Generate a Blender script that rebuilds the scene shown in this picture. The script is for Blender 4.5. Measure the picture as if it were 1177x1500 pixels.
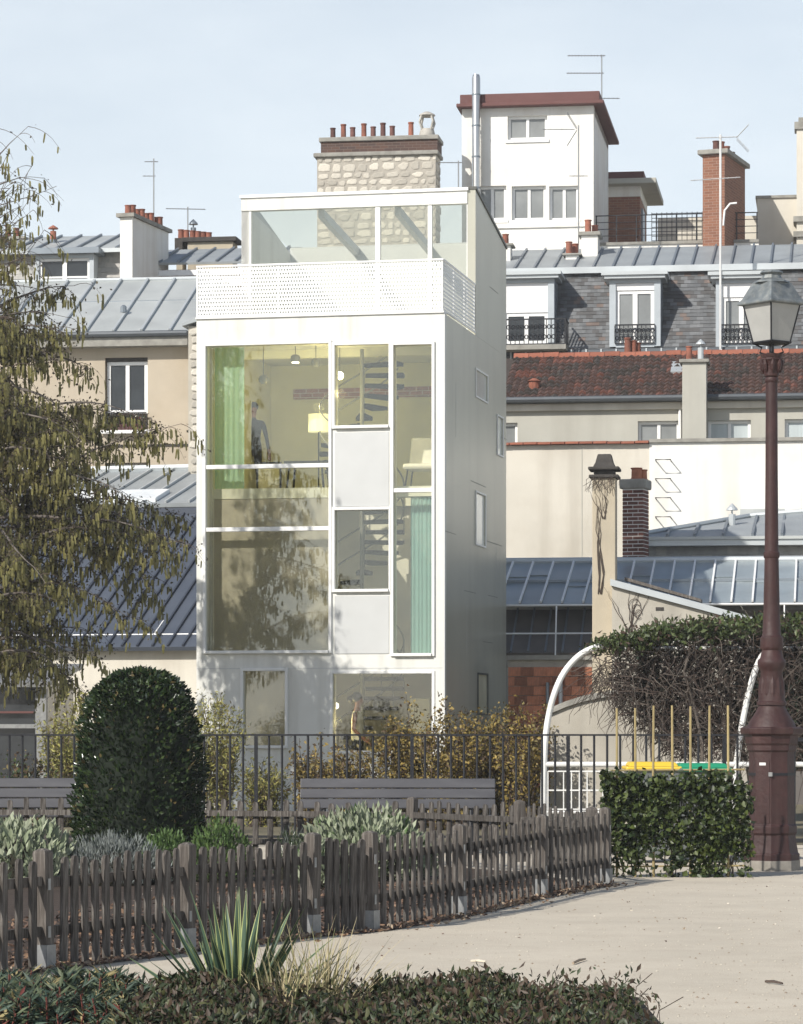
import bpy, bmesh, math, random
import numpy as np
from mathutils import Vector, Matrix
R = math.radians
random.seed(7); rng = np.random.default_rng(7)
for o in list(bpy.data.objects): bpy.data.objects.remove(o)
scene = bpy.context.scene; COL = scene.collection
# ---------------------------------------------------------------- camera
F, HX, HY, EYE = 4500.0, 588.5, 1060.0, 1.5      # focal length and horizon in photograph pixels
cd = bpy.data.cameras.new('camera'); cam = bpy.data.objects.new('camera', cd); COL.objects.link(cam)
cd.sensor_fit = 'HORIZONTAL'; cd.sensor_width = 36; cd.lens = F/1177*36; cd.shift_y = (HY-750)/1177
cd.clip_start = 0.5; cd.clip_end = 3000
cam.location = (0, 0, EYE); cam.rotation_euler = (R(90), 0, 0); scene.camera = cam
# ---------------------------------------------------------------- sky, sun, exposure
SUN_EL = R(35); SH = Vector((-0.66, -0.75, 0)).normalized()
SV = Vector((SH.x*math.cos(SUN_EL), SH.y*math.cos(SUN_EL), math.sin(SUN_EL)))
wd = bpy.data.worlds.new('World'); scene.world = wd; wd.use_nodes = True
nt = wd.node_tree; nt.nodes.clear()
wo = nt.nodes.new('ShaderNodeOutputWorld'); bg = nt.nodes.new('ShaderNodeBackground')
sk = nt.nodes.new('ShaderNodeTexSky'); sk.sky_type = 'NISHITA'; sk.sun_disc = False
sk.sun_elevation = SUN_EL; sk.sun_rotation = math.atan2(SH.x, SH.y); sk.air_density = 1.0; sk.dust_density = 1.0; sk.ozone_density = 1.3
tc = nt.nodes.new('ShaderNodeTexCoord'); mp = nt.nodes.new('ShaderNodeMapping'); mp.inputs['Scale'].default_value = (1, 1, 2.6)
nz = nt.nodes.new('ShaderNodeTexNoise'); nz.inputs['Scale'].default_value = 7; nz.inputs['Detail'].default_value = 6; nz.inputs['Roughness'].default_value = 0.55
mr = nt.nodes.new('ShaderNodeMapRange'); mr.inputs[1].default_value = 0.35; mr.inputs[2].default_value = 0.75; mr.inputs[3].default_value = 0.72; mr.inputs[4].default_value = 0.95
mx = nt.nodes.new('ShaderNodeMix'); mx.data_type = 'RGBA'
mx.inputs[7].default_value = (9.5, 10.2, 10.7, 1)          # thin high cloud
nt.links.new(tc.outputs['Generated'], mp.inputs[0]); nt.links.new(mp.outputs[0], nz.inputs['Vector'])
sx = nt.nodes.new('ShaderNodeSeparateXYZ'); nt.links.new(tc.outputs['Generated'], sx.inputs[0])     # pale haze towards the horizon, clearer overhead
el = nt.nodes.new('ShaderNodeMapRange'); el.interpolation_type = 'SMOOTHSTEP'; el.inputs[1].default_value = 0.10; el.inputs[2].default_value = 0.5; el.inputs[3].default_value = 1.0; el.inputs[4].default_value = 0.05
nt.links.new(sx.outputs[2], el.inputs[0]); mm = nt.nodes.new('ShaderNodeMath'); mm.operation = 'MULTIPLY'
nt.links.new(nz.outputs['Fac'], mr.inputs[0]); nt.links.new(mr.outputs[0], mm.inputs[0]); nt.links.new(el.outputs[0], mm.inputs[1]); nt.links.new(mm.outputs[0], mx.inputs[0])
nt.links.new(sk.outputs[0], mx.inputs[6]); nt.links.new(mx.outputs[2], bg.inputs[0])
bg.inputs[1].default_value = 0.098; nt.links.new(bg.outputs[0], wo.inputs[0])
sl = bpy.data.lights.new('sun', 'SUN'); sl.energy = 4.7; sl.angle = R(0.6); sl.color = (1.0, 0.95, 0.87)
so = bpy.data.objects.new('sun', sl); COL.objects.link(so); so.rotation_euler = SV.to_track_quat('Z', 'Y').to_euler(); so.location = (-20, -20, 30)
vs = scene.view_settings; vs.view_transform = 'Standard'; vs.look = 'None'; vs.exposure = 0.10; vs.gamma = 1.0; vs.use_curve_mapping = False
# ---------------------------------------------------------------- helpers
CAMP = Vector((0, 0, EYE))
def W(px, py, Y): return Vector(((px-HX)*Y/F, Y, EYE+(HY-py)*Y/F))
def G(px, py, z=0.0):
    Y = (EYE-z)*F/(py-HY); return Vector(((px-HX)*Y/F, Y, z))
ORG = {}
class MB:
    def __init__(s): s.v = []; s.f = []; s.m = []
    def add(s, vs, fs, mi=0):
        n = len(s.v); s.v += [tuple(v) for v in vs]; s.f += [tuple(i+n for i in f) for f in fs]; s.m += [mi]*len(fs); return s
    def box(s, x0, x1, y0, y1, z0, z1, mi=0):
        return s.add([(x0,y0,z0),(x1,y0,z0),(x1,y1,z0),(x0,y1,z0),(x0,y0,z1),(x1,y0,z1),(x1,y1,z1),(x0,y1,z1)],
                     [(0,3,2,1),(4,5,6,7),(0,1,5,4),(1,2,6,5),(2,3,7,6),(3,0,4,7)], mi)
    def prism(s, poly, d, mi=0):
        n = len(poly); d = Vector(d); vs = [Vector(p) for p in poly]; vs += [p+d for p in vs]
        return s.add(vs, [tuple(range(n-1,-1,-1)), tuple(range(n,2*n))]+[(i,(i+1)%n,n+(i+1)%n,n+i) for i in range(n)], mi)
    def slab(s, a, b, c, d, t, mi=0):        # quad a b c d thickened downwards along its normal
        a, b, c, d = map(Vector, (a, b, c, d)); n = (b-a).cross(d-a).normalized()
        return s.prism([a, b, c, d], -n*t, mi)
    def bar(s, a, b, w, h, up=(0,0,1), mi=0):
        a, b = Vector(a), Vector(b); d = (b-a).normalized(); up = Vector(up)
        if abs(d.dot(up)) > 0.98: up = Vector((0,1,0)) if abs(d.y) < 0.9 else Vector((1,0,0))
        x = d.cross(up).normalized()*w/2; y = x.cross(d).normalized()*h/2
        return s.prism([a-x-y, a+x-y, a+x+y, a-x+y], b-a, mi)
    def tube(s, pts, rad, n=6, mi=0):
        pts = [Vector(p) for p in pts]; k = len(pts); rr = rad if isinstance(rad, (list, tuple)) else [rad]*k
        vs = []; ref = None
        for i, p in enumerate(pts):
            d = (pts[min(i+1,k-1)]-pts[max(i-1,0)])
            d = d.normalized() if d.length > 1e-9 else Vector((0,0,1))
            if ref is None: ref = Vector((1,0,0)) if abs(d.x) < 0.8 else Vector((0,1,0))
            x = (ref-d*ref.dot(d)).normalized(); y = d.cross(x); ref = x
            for j in range(n):
                a = 2*math.pi*j/n; vs.append(p+(x*math.cos(a)+y*math.sin(a))*rr[i])
        fs = [(i*n+j, i*n+(j+1)%n, (i+1)*n+(j+1)%n, (i+1)*n+j) for i in range(k-1) for j in range(n)]
        fs += [tuple(range(n-1,-1,-1)), tuple(range((k-1)*n, k*n))]
        return s.add(vs, fs, mi)
    def lathe(s, prof, n=16, c=(0,0,0), mi=0, rot=0.0):
        c = Vector(c); vs = []; k = len(prof)
        for r, z in prof:
            for j in range(n):
                a = rot+2*math.pi*j/n; vs.append((c.x+r*math.cos(a), c.y+r*math.sin(a), c.z+z))
        fs = [(i*n+j, i*n+(j+1)%n, (i+1)*n+(j+1)%n, (i+1)*n+j) for i in range(k-1) for j in range(n)]
        fs += [tuple(range(n-1,-1,-1)), tuple(range((k-1)*n, k*n))]
        return s.add(vs, fs, mi)
    def ball(s, c, r, n=12, mi=0, sz=1.0):
        return s.lathe([(max(r*math.sin(math.pi*i/(n//2)), 1e-4), -sz*r*math.cos(math.pi*i/(n//2))) for i in range(n//2+1)], n, c, mi)
    def wall(s, x0, x1, z0, z1, y0, y1, holes=(), mi=0):   # wall in the xz plane with rectangular openings (hx0,hx1,hz0,hz1)
        xs = sorted({x0, x1}|{min(max(h[i],x0),x1) for h in holes for i in (0,1)}); zs = sorted({z0, z1}|{min(max(h[i],z0),z1) for h in holes for i in (2,3)})
        def solid(i, j):
            if i < 0 or j < 0 or i >= len(xs)-1 or j >= len(zs)-1: return False
            cx, cz = (xs[i]+xs[i+1])/2, (zs[j]+zs[j+1])/2
            return not any(h[0] < cx < h[1] and h[2] < cz < h[3] for h in holes)
        for i in range(len(xs)-1):
            for j in range(len(zs)-1):
                if not solid(i, j): continue
                a, b, c, d = xs[i], xs[i+1], zs[j], zs[j+1]
                s.add([(a,y0,c),(b,y0,c),(b,y0,d),(a,y0,d)], [(0,1,2,3)], mi); s.add([(a,y1,c),(a,y1,d),(b,y1,d),(b,y1,c)], [(0,1,2,3)], mi)
                if not solid(i-1,j): s.add([(a,y0,c),(a,y0,d),(a,y1,d),(a,y1,c)], [(0,1,2,3)], mi)
                if not solid(i+1,j): s.add([(b,y0,c),(b,y1,c),(b,y1,d),(b,y0,d)], [(0,1,2,3)], mi)
                if not solid(i,j-1): s.add([(a,y0,c),(a,y1,c),(b,y1,c),(b,y0,c)], [(0,1,2,3)], mi)
                if not solid(i,j+1): s.add([(a,y0,d),(b,y0,d),(b,y1,d),(a,y1,d)], [(0,1,2,3)], mi)
        return s
    def xform(s, M):
        s.v = [tuple(M @ Vector(v)) for v in s.v]; return s
def mesh_of(name, mb, mats, smooth=False, off=None, recalc=True):
    me = bpy.data.meshes.new(name)
    vs = mb.v if off is None else [(v[0]-off[0], v[1]-off[1], v[2]-off[2]) for v in mb.v]
    me.from_pydata(vs, [], mb.f)
    mats = mats if isinstance(mats, (list, tuple)) else [mats]
    for m in mats: me.materials.append(M[m])
    if len(mats) > 1: me.polygons.foreach_set('material_index', mb.m)
    if recalc:
        bm = bmesh.new(); bm.from_mesh(me); bmesh.ops.recalc_face_normals(bm, faces=bm.faces); bm.to_mesh(me); bm.free()
    if smooth: me.polygons.foreach_set('use_smooth', [True]*len(me.polygons))
    return me
def tag(o, label, cat, group=None, kind=None):
    if label: o['label'] = label
    if cat: o['category'] = cat
    if group: o['group'] = group
    if kind: o['kind'] = kind
    return o
def T(name, label, cat, loc=(0,0,0), group=None, rz=0.0, local=False):
    o = bpy.data.objects.new(name, None); COL.objects.link(o); o.location = loc; o.rotation_euler = (0,0,rz); o.empty_display_size = 0.2
    ORG[o.name] = Vector((0,0,0)) if local else Vector(loc); return tag(o, label, cat, group)
def B(name, mb, mats, parent=None, smooth=False, bevel=0.0, recalc=True, kind=None, label=None):
    off = ORG[parent.name] if parent else None
    o = bpy.data.objects.new(name, mesh_of(name, mb, mats, smooth, off, recalc)); COL.objects.link(o)
    if parent: o.parent = parent; ORG[o.name] = off
    if bevel:
        b = o.modifiers.new('bevel', 'BEVEL'); b.width = bevel; b.segments = 2; b.limit_method = 'ANGLE'; b.angle_limit = R(40)
    if smooth == 'auto':
        o.data.polygons.foreach_set('use_smooth', [True]*len(o.data.polygons)); o.data.set_sharp_from_angle(angle=R(35))
    if kind: o['kind'] = kind
    if label: o['label'] = label
    return o
def single(name, mb, mats, label, cat, base, group=None, kind=None, smooth=False, bevel=0.0, recalc=True):   # a thing of one mesh
    o = bpy.data.objects.new(name, mesh_of(name, mb, mats, smooth, base, recalc)); COL.objects.link(o); o.location = base
    if bevel:
        b = o.modifiers.new('bevel', 'BEVEL'); b.width = bevel; b.segments = 2; b.limit_method = 'ANGLE'; b.angle_limit = R(40)
    return tag(o, label, cat, group, kind)
def inst(me, name, parent, loc, rot=(0,0,0), sc=(1,1,1)):
    o = bpy.data.objects.new(name, me); COL.objects.link(o); o.parent = parent
    o.location = Vector(loc)-ORG[parent.name]; o.rotation_euler = rot; o.scale = sc; return o
class Fr:                                   # a building's own frame: x along its front, y going back, z up; origin at a front corner
    def __init__(s, px, Y, deg=8.0):
        s.th = R(deg); c, n = math.cos(s.th), math.sin(s.th); s.C = Vector(((px-HX)/F*Y, Y, 0))
        s.ux = Vector((c,-n,0)); s.vy = Vector((n,c,0))
    def _hit(s, px, py, nrm, k):
        d = Vector(((px-HX)/F, 1, (HY-py)/F)); return CAMP+d*((k+s.C.dot(nrm)-CAMP.dot(nrm))/d.dot(nrm))
    def xz(s, px, py, v=0.0):
        p = s._hit(px, py, s.vy, v); return (p-s.C).dot(s.ux), p.z
    def x(s, px, v=0.0): return s.xz(px, HY, v)[0]
    def z(s, px, py, v=0.0): return s.xz(px, py, v)[1]
    def yz(s, px, py, x=0.0):
        p = s._hit(px, py, s.ux, x); return (p-s.C).dot(s.vy), p.z
    def rect(s, r, v=0.0):                  # pixel rectangle (x0,x1,ytop,ybottom) -> local (x0,x1,z0,z1)
        xm = (r[0]+r[1])/2; return s.x(r[0],v), s.x(r[1],v), s.z(xm,r[3],v), s.z(xm,r[2],v)
    def world(s, x, y, z): return s.C+s.ux*x+s.vy*y+Vector((0,0,z))
    def thing(s, name, label, cat, x=0, y=0, z=0, group=None): return T(name, label, cat, s.world(x,y,z), group, -s.th, True)
def window(root, x0, x1, z0, z1, y, cols=2, rows=1, fw=0.07, fm='white_paint', gm='pane_grey', d=0.06, sill=0.0, sm='white_paint', curtain=0.0):
    mb = MB(); mb.box(x0,x0+fw,y,y+d,z0,z1).box(x1-fw,x1,y,y+d,z0,z1).box(x0+fw,x1-fw,y,y+d,z0,z0+fw).box(x0+fw,x1-fw,y,y+d,z1-fw,z1)
    ix0, ix1, iz0, iz1 = x0+fw, x1-fw, z0+fw, z1-fw; cw = (ix1-ix0)/cols; rh = (iz1-iz0)/rows; h = fw*0.55
    for c in range(1, cols): mb.box(ix0+c*cw-h, ix0+c*cw+h, y+0.004, y+d, iz0, iz1)
    for c in range(cols):
        for r in range(1, rows): mb.box(ix0+c*cw+(h if c else 0), ix0+(c+1)*cw-(h if c < cols-1 else 0), y+0.008, y+d, iz0+r*rh-h*0.5, iz0+r*rh+h*0.5)
    fr = B('window', mb, fm, root, bevel=0.008)
    for c in range(cols):
        for r in range(rows):
            B('pane', MB().box(ix0+c*cw, ix0+(c+1)*cw, y+d*0.6, y+d*0.6+0.012, iz0+r*rh, iz0+(r+1)*rh), gm, fr)
    if sill: B('sill', MB().box(x0-0.06, x1+0.06, y-sill, y+d*0.5, z0-0.09, z0-0.003), sm, fr, bevel=0.01)
    return fr
def leafset(N, pts, size, rng, up=0.0, aspect=0.45, dirs=None, fold=0.25):
    pts = np.asarray(pts, float); n = len(pts)
    d = rng.normal(size=(n,3)) if dirs is None else np.asarray(dirs, float)+rng.normal(size=(n,3))*0.35
    d[:,2] += up; d /= np.linalg.norm(d, axis=1)[:,None]+1e-9
    r = rng.normal(size=(n,3)); w = np.cross(d, r); w /= np.linalg.norm(w, axis=1)[:,None]+1e-9
    nn = np.cross(d, w); L = (size*(0.6+0.8*rng.random(n)))[:,None]
    a = pts; t = pts+d*L; m = pts+d*L*0.5; l = m+w*L*aspect*0.5+nn*L*fold*aspect; q = m-w*L*aspect*0.5+nn*L*fold*aspect
    v = np.stack([a,l,t,q],1).reshape(-1,3); i = np.arange(n)[:,None]*4
    f = np.concatenate([i+np.array([[0,1,2]]), i+np.array([[0,2,3]])],1).reshape(-1,3)
    return v, f
def tri_obj(name, v, f, mats, parent=None, mi=None, kind=None, base=None, label=None, cat=None, group=None):
    off = ORG[parent.name] if parent else Vector(base)
    v = v-np.array(off)[None]; me = bpy.data.meshes.new(name); me.vertices.add(len(v)); me.vertices.foreach_set('co', v.astype(np.float32).ravel())
    me.loops.add(len(f)*3); me.polygons.add(len(f)); me.loops.foreach_set('vertex_index', f.astype(np.int32).ravel())
    me.polygons.foreach_set('loop_start', np.arange(0, len(f)*3, 3, dtype=np.int32)); me.update(calc_edges=True)
    for m in (mats if isinstance(mats, (list,tuple)) else [mats]): me.materials.append(M[m])
    if mi is not None: me.polygons.foreach_set('material_index', np.asarray(mi, np.int32))
    me.validate(); o = bpy.data.objects.new(name, me); COL.objects.link(o)
    if parent: o.parent = parent; ORG[o.name] = off
    else: o.location = off
    return tag(o, label, cat, group, kind)
def leaves(name, pts, size, mats, parent, up=0.0, aspect=0.45, dirs=None, kind='stuff', weights=None):
    v, f = leafset(name, pts, size, rng, up, aspect, dirs)
    mats = mats if isinstance(mats, (list,tuple)) else [mats]
    mi = np.repeat(rng.choice(len(mats), len(pts), p=weights), 2)
    return tri_obj(name, v, f, mats, parent, mi, kind)
# ---------------------------------------------------------------- materials
M = {}
def mat(name, col, rough=0.7, metal=0.0, var=0.12, vscale=2.0, rnd=0.0, bump=0.0, bscale=60.0, dirt=None, streak=None, spec=0.4, sub=None, stretch=(1,1,1), coat=0.0):
    m = bpy.data.materials.new(name); m.use_nodes = True; M[name] = m; n = m.node_tree; L = n.links.new; N = n.nodes.new
    p = n.nodes['Principled BSDF']; p.inputs['Roughness'].default_value = rough; p.inputs['Metallic'].default_value = metal
    p.inputs['Specular IOR Level'].default_value = spec; p.inputs['Coat Weight'].default_value = coat
    tc = N('ShaderNodeTexCoord'); mp = N('ShaderNodeMapping'); mp.inputs['Scale'].default_value = stretch; L(tc.outputs['Object'], mp.inputs[0]); vec = mp.outputs[0]
    def noise(sc, lo, hi, a, b, detail=5, st=None):
        q = N('ShaderNodeTexNoise'); q.inputs['Scale'].default_value = sc; q.inputs['Detail'].default_value = detail; q.inputs['Roughness'].default_value = 0.6
        if st:
            k = N('ShaderNodeMapping'); k.inputs['Scale'].default_value = st; L(tc.outputs['Object'], k.inputs[0]); L(k.outputs[0], q.inputs['Vector'])
        else: L(vec, q.inputs['Vector'])
        r = N('ShaderNodeMapRange'); r.inputs[1].default_value = lo; r.inputs[2].default_value = hi; r.inputs[3].default_value = a; r.inputs[4].default_value = b
        L(q.outputs['Fac'], r.inputs[0]); return r.outputs[0]
    def scale(c, f):
        s = N('ShaderNodeVectorMath'); s.operation = 'SCALE'; L(c, s.inputs[0]); L(f, s.inputs['Scale']); return s.outputs[0]
    c = N('ShaderNodeRGB'); c.outputs[0].default_value = (*col, 1); c = c.outputs[0]
    def blend(c, col2, fac):
        x = N('ShaderNodeMix'); x.data_type = 'RGBA'; L(fac, x.inputs[0]); L(c, x.inputs[6]); x.inputs[7].default_value = (*col2, 1); return x.outputs[2]
    if dirt: c = blend(c, dirt[0], noise(dirt[2], 0.45, 0.72, 0.0, dirt[1], 8))
    if streak: c = blend(c, streak[0], noise(streak[2], 0.48, 0.75, 0.0, streak[1], 6, (1, 1, 0.06)))
    if var: c = scale(c, noise(vscale, 0.3, 0.7, 1-var, 1+var))
    if rnd:
        oi = N('ShaderNodeObjectInfo'); r = N('ShaderNodeMapRange'); r.inputs[3].default_value = 1-rnd; r.inputs[4].default_value = 1+rnd; L(oi.outputs['Random'], r.inputs[0]); c = scale(c, r.outputs[0])
    L(c, p.inputs['Base Color'])
    if bump:
        q = N('ShaderNodeTexNoise'); q.inputs['Scale'].default_value = bscale; q.inputs['Detail'].default_value = 4; L(vec, q.inputs['Vector'])
        b = N('ShaderNodeBump'); b.inputs['Strength'].default_value = bump; b.inputs['Distance'].default_value = 0.02; L(q.outputs['Fac'], b.inputs['Height']); L(b.outputs[0], p.inputs['Normal'])
    if sub: p.inputs['Subsurface Weight'].default_value = 0
    return m
# walls and stone
mat('tower_white', (0.74,0.74,0.70), 0.55, var=0.04, vscale=0.8, streak=((0.50,0.49,0.44),0.6,3.6), dirt=((0.60,0.59,0.54),0.4,1.3), bump=0.05, bscale=12)
mat('tower_frame', (0.80,0.80,0.78), 0.4, var=0.03)
mat('tower_panel', (0.56,0.57,0.565), 0.45, var=0.05, vscale=1.5)
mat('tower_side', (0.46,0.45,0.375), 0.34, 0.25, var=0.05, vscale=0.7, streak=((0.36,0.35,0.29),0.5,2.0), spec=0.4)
mat('tower_trim', (0.10,0.10,0.09), 0.5, 0.3)
mat('mesh_white', (0.82,0.82,0.80), 0.45, var=0.03)
mat('room_wall', (0.70,0.68,0.46), 0.8, var=0.05); mat('room_floor', (0.48,0.43,0.32), 0.6); mat('room_ceiling', (0.80,0.79,0.66), 0.8)
mat('room_wall_grey', (0.78,0.75,0.66), 0.8, var=0.08)
mat('render_cream', (0.62,0.585,0.51), 0.9, var=0.08, vscale=0.5, bump=0.2, bscale=60, streak=((0.42,0.385,0.325),0.65,1.6), dirt=((0.46,0.41,0.33),0.5,0.8))
mat('render_white', (0.80,0.79,0.75), 0.9, var=0.03, vscale=0.5, bump=0.12, bscale=90, streak=((0.60,0.56,0.49),0.65,1.8), dirt=((0.60,0.54,0.45),0.45,0.7))
mat('render_grey', (0.44,0.43,0.38), 0.92, var=0.07, vscale=0.8, bump=0.2, bscale=70, streak=((0.33,0.31,0.27),0.5,1.6))
mat('render_ochre', (0.46,0.40,0.315), 0.92, var=0.09, vscale=0.7, bump=0.2, bscale=70, streak=((0.34,0.29,0.22),0.6,1.4), dirt=((0.38,0.31,0.22),0.5,0.9))
mat('render_stained', (0.45,0.42,0.36), 0.92, var=0.1, vscale=1.2, bump=0.25, bscale=60, streak=((0.32,0.30,0.26),0.7,1.8), dirt=((0.36,0.33,0.27),0.6,1.6))
mat('render_old_cream', (0.47,0.41,0.31), 0.92, var=0.1, vscale=1.2, bump=0.25, bscale=60, streak=((0.36,0.32,0.25),0.7,2.4), dirt=((0.40,0.36,0.28),0.5,2.0))
mat('mortar', (0.40,0.37,0.32), 0.95, var=0.15, vscale=6, bump=0.5, bscale=50)
mat('stone', (0.55,0.515,0.445), 0.9, var=0.2, vscale=5, rnd=0.26, bump=0.4, bscale=30, dirt=((0.34,0.31,0.26),0.5,5))
mat('stone_slab', (0.30,0.29,0.26), 0.9, var=0.2, vscale=5, bump=0.4, bscale=40, dirt=((0.16,0.15,0.13),0.6,3))
mat('brick_dark', (0.15,0.065,0.05), 0.9, var=0.2, vscale=9, rnd=0.35, bump=0.3, bscale=60)
mat('brick_orange', (0.40,0.16,0.09), 0.9, var=0.25, vscale=7, rnd=0.5, bump=0.3, bscale=60)
mat('terracotta', (0.27,0.10,0.065), 0.85, var=0.2, vscale=6, rnd=0.25, dirt=((0.14,0.07,0.05),0.6,5))
mat('soot_pot', (0.13,0.06,0.05), 0.85, var=0.25, vscale=6, rnd=0.3)
mat('cowl_grey', (0.42,0.40,0.36), 0.8, var=0.2, vscale=8)
mat('soot_cap', (0.055,0.05,0.046), 0.9, var=0.25, vscale=8, bump=0.4, bscale=40)
# roofs
mat('zinc', (0.35,0.375,0.385), 0.5, 0.2, var=0.10, vscale=0.9, rnd=0.05, dirt=((0.25,0.27,0.28),0.5,1.5), streak=((0.27,0.29,0.31),0.4,2))
mat('zinc_light', (0.50,0.53,0.54), 0.45, 0.3, var=0.08, vscale=1.5)
mat('zinc_pale', (0.48,0.50,0.49), 0.5, 0.25, var=0.10, vscale=0.8, dirt=((0.34,0.36,0.36),0.5,1.2))
mat('zinc_dark', (0.22,0.25,0.28), 0.45, 0.4, var=0.10, vscale=1.5)
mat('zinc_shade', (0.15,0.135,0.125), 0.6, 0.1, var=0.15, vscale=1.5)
mat('navy_roof', (0.085,0.10,0.13), 0.45, 0.2, var=0.08, vscale=0.8, dirt=((0.12,0.135,0.16),0.4,1.2)); mat('navy_seam', (0.05,0.06,0.082), 0.5, 0.2)
mat('slate_a', (0.115,0.12,0.125), 0.55, var=0.2, vscale=5); mat('slate_b', (0.16,0.165,0.17), 0.5, var=0.2, vscale=5); mat('slate_c', (0.085,0.083,0.083), 0.6, var=0.2, vscale=5); mat('slate_d', (0.15,0.115,0.10), 0.6, var=0.2, vscale=5)
mat('slate_pale', (0.30,0.30,0.29), 0.6, var=0.2, vscale=5); mat('slate_pale_b', (0.36,0.35,0.33), 0.6, var=0.2, vscale=5)
mat('tile_a', (0.075,0.046,0.038), 0.9, var=0.25, vscale=9); mat('tile_b', (0.092,0.050,0.040), 0.9, var=0.25, vscale=9); mat('tile_c', (0.145,0.06,0.043), 0.9, var=0.2, vscale=9); mat('tile_d', (0.055,0.044,0.038), 0.9, var=0.25, vscale=9)
mat('ridge_tile', (0.26,0.095,0.06), 0.9, var=0.25, vscale=4, rnd=0.2)
mat('gutter', (0.09,0.10,0.11), 0.5, 0.4); mat('cornice_brown', (0.13,0.055,0.05), 0.7, var=0.1)
mat('white_paint', (0.80,0.80,0.79), 0.5, var=0.05, vscale=3); mat('grey_blue_paint', (0.42,0.46,0.49), 0.5, var=0.08)
mat('shutter_white', (0.76,0.76,0.76), 0.5, var=0.03)
mat('pane_grey', (0.22,0.23,0.23), 0.08, var=0.25, vscale=0.9, spec=0.6); mat('pane_dark', (0.03,0.034,0.038), 0.06, var=0.3, spec=0.6)
mat('pane_curtain', (0.45,0.50,0.51), 0.3, var=0.12, vscale=9, stretch=(1,1,0.05)); mat('pane_green', (0.78,0.80,0.74), 0.12, var=0.1, spec=0.6)
mat('roof_glass', (0.26,0.30,0.32), 0.28, 0.1, var=0.15, vscale=1.4, rnd=0.14, spec=0.6, dirt=((0.32,0.34,0.34),0.4,2.0))
mat('skylight_bright', (0.75,0.79,0.82), 0.25, var=0.1)
# metal and paint
mat('iron_black', (0.012,0.013,0.017), 0.55, 0.0, var=0.15, vscale=6); mat('steel', (0.55,0.55,0.54), 0.3, 0.85, var=0.08); mat('antenna', (0.38,0.38,0.38), 0.4, 0.7); mat('antenna_white', (0.7,0.7,0.69), 0.5, 0.2)
mat('lamp_paint', (0.042,0.017,0.016), 0.58, var=0.24, vscale=7, bump=0.25, bscale=25, dirt=((0.04,0.022,0.021),0.5,6), streak=((0.08,0.045,0.04),0.5,9))
mat('lamp_roof', (0.16,0.18,0.19), 0.5, 0.3, var=0.25, vscale=9, dirt=((0.34,0.34,0.31),0.6,14)); mat('lamp_glass', (0.36,0.36,0.345), 0.3, var=0.1, vscale=4); mat('lamp_foot', (0.26,0.24,0.21), 0.9, var=0.2, vscale=8)
mat('pipe_white', (0.80,0.80,0.78), 0.45, var=0.06, vscale=4, dirt=((0.55,0.53,0.47),0.4,5)); mat('label_white', (0.7,0.7,0.68), 0.6)
mat('bench_slat', (0.060,0.060,0.068), 0.42, var=0.12, vscale=5, bump=0.1, bscale=20, stretch=(0.2,1,1), dirt=((0.11,0.11,0.115),0.4,6))
mat('bin_grey', (0.12,0.13,0.13), 0.6); mat('bin_yellow', (0.72,0.50,0.05), 0.45, var=0.08); mat('bin_green', (0.02,0.27,0.14), 0.4, var=0.08)
mat('bamboo', (0.34,0.27,0.13), 0.7, var=0.15, vscale=8, rnd=0.15)
mat('weathered_wood', (0.072,0.062,0.054), 0.88, var=0.28, vscale=7, rnd=0.28, bump=0.6, bscale=18, stretch=(9,9,0.6), dirt=((0.26,0.245,0.225),0.65,7), streak=((0.035,0.028,0.024),0.5,14))
mat('weathered_post', (0.10,0.086,0.075), 0.88, var=0.25, vscale=7, rnd=0.15, bump=0.6, bscale=18, stretch=(7,7,0.6), dirt=((0.30,0.28,0.25),0.5,8))
mat('galvanised', (0.27,0.275,0.275), 0.5, 0.5, var=0.2, vscale=14)
# ground
mat('sand', (0.55,0.495,0.405), 0.95, var=0.08, vscale=0.7, bump=0.25, bscale=70, dirt=((0.46,0.40,0.32),0.5,2.6), streak=((0.66,0.60,0.51),0.4,26), spec=0.1)
mat('soil', (0.055,0.038,0.028), 0.95, var=0.35, vscale=9, bump=0.8, bscale=40); mat('chip_a', (0.22,0.14,0.09), 0.9, rnd=0.2); mat('chip_b', (0.12,0.075,0.055), 0.9); mat('chip_c', (0.33,0.26,0.19), 0.9)
mat('verge', (0.16,0.14,0.09), 0.95, var=0.3, vscale=1.2); mat('litter_pale', (0.60,0.55,0.45), 0.9)
# plants
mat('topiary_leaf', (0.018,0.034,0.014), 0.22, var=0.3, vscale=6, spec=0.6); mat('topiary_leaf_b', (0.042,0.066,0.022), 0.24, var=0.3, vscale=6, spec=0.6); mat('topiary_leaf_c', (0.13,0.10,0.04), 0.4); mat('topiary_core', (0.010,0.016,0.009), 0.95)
mat('sage_leaf', (0.23,0.27,0.17), 0.8, var=0.15); mat('sage_leaf_b', (0.31,0.34,0.24), 0.8, var=0.15); mat('lavender_leaf', (0.20,0.22,0.21), 0.85, var=0.2); mat('lavender_leaf_b', (0.12,0.135,0.125), 0.85)
mat('shrub_green', (0.055,0.105,0.025), 0.6, var=0.25); mat('shrub_green_b', (0.085,0.14,0.035), 0.6, var=0.2)
mat('yellow_leaf', (0.25,0.18,0.045), 0.6, var=0.25, vscale=5); mat('yellow_leaf_b', (0.15,0.12,0.038), 0.65, var=0.25); mat('brown_leaf', (0.09,0.058,0.03), 0.7, var=0.25)
mat('bamboo_leaf', (0.30,0.28,0.08), 0.6, var=0.25); mat('bamboo_leaf_b', (0.19,0.19,0.05), 0.6, var=0.25)
mat('ivy_leaf', (0.036,0.052,0.014), 0.42, var=0.3, vscale=5, spec=0.5); mat('ivy_leaf_b', (0.068,0.090,0.022), 0.45, var=0.25); mat('ivy_leaf_c', (0.016,0.030,0.010), 0.5)
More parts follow.
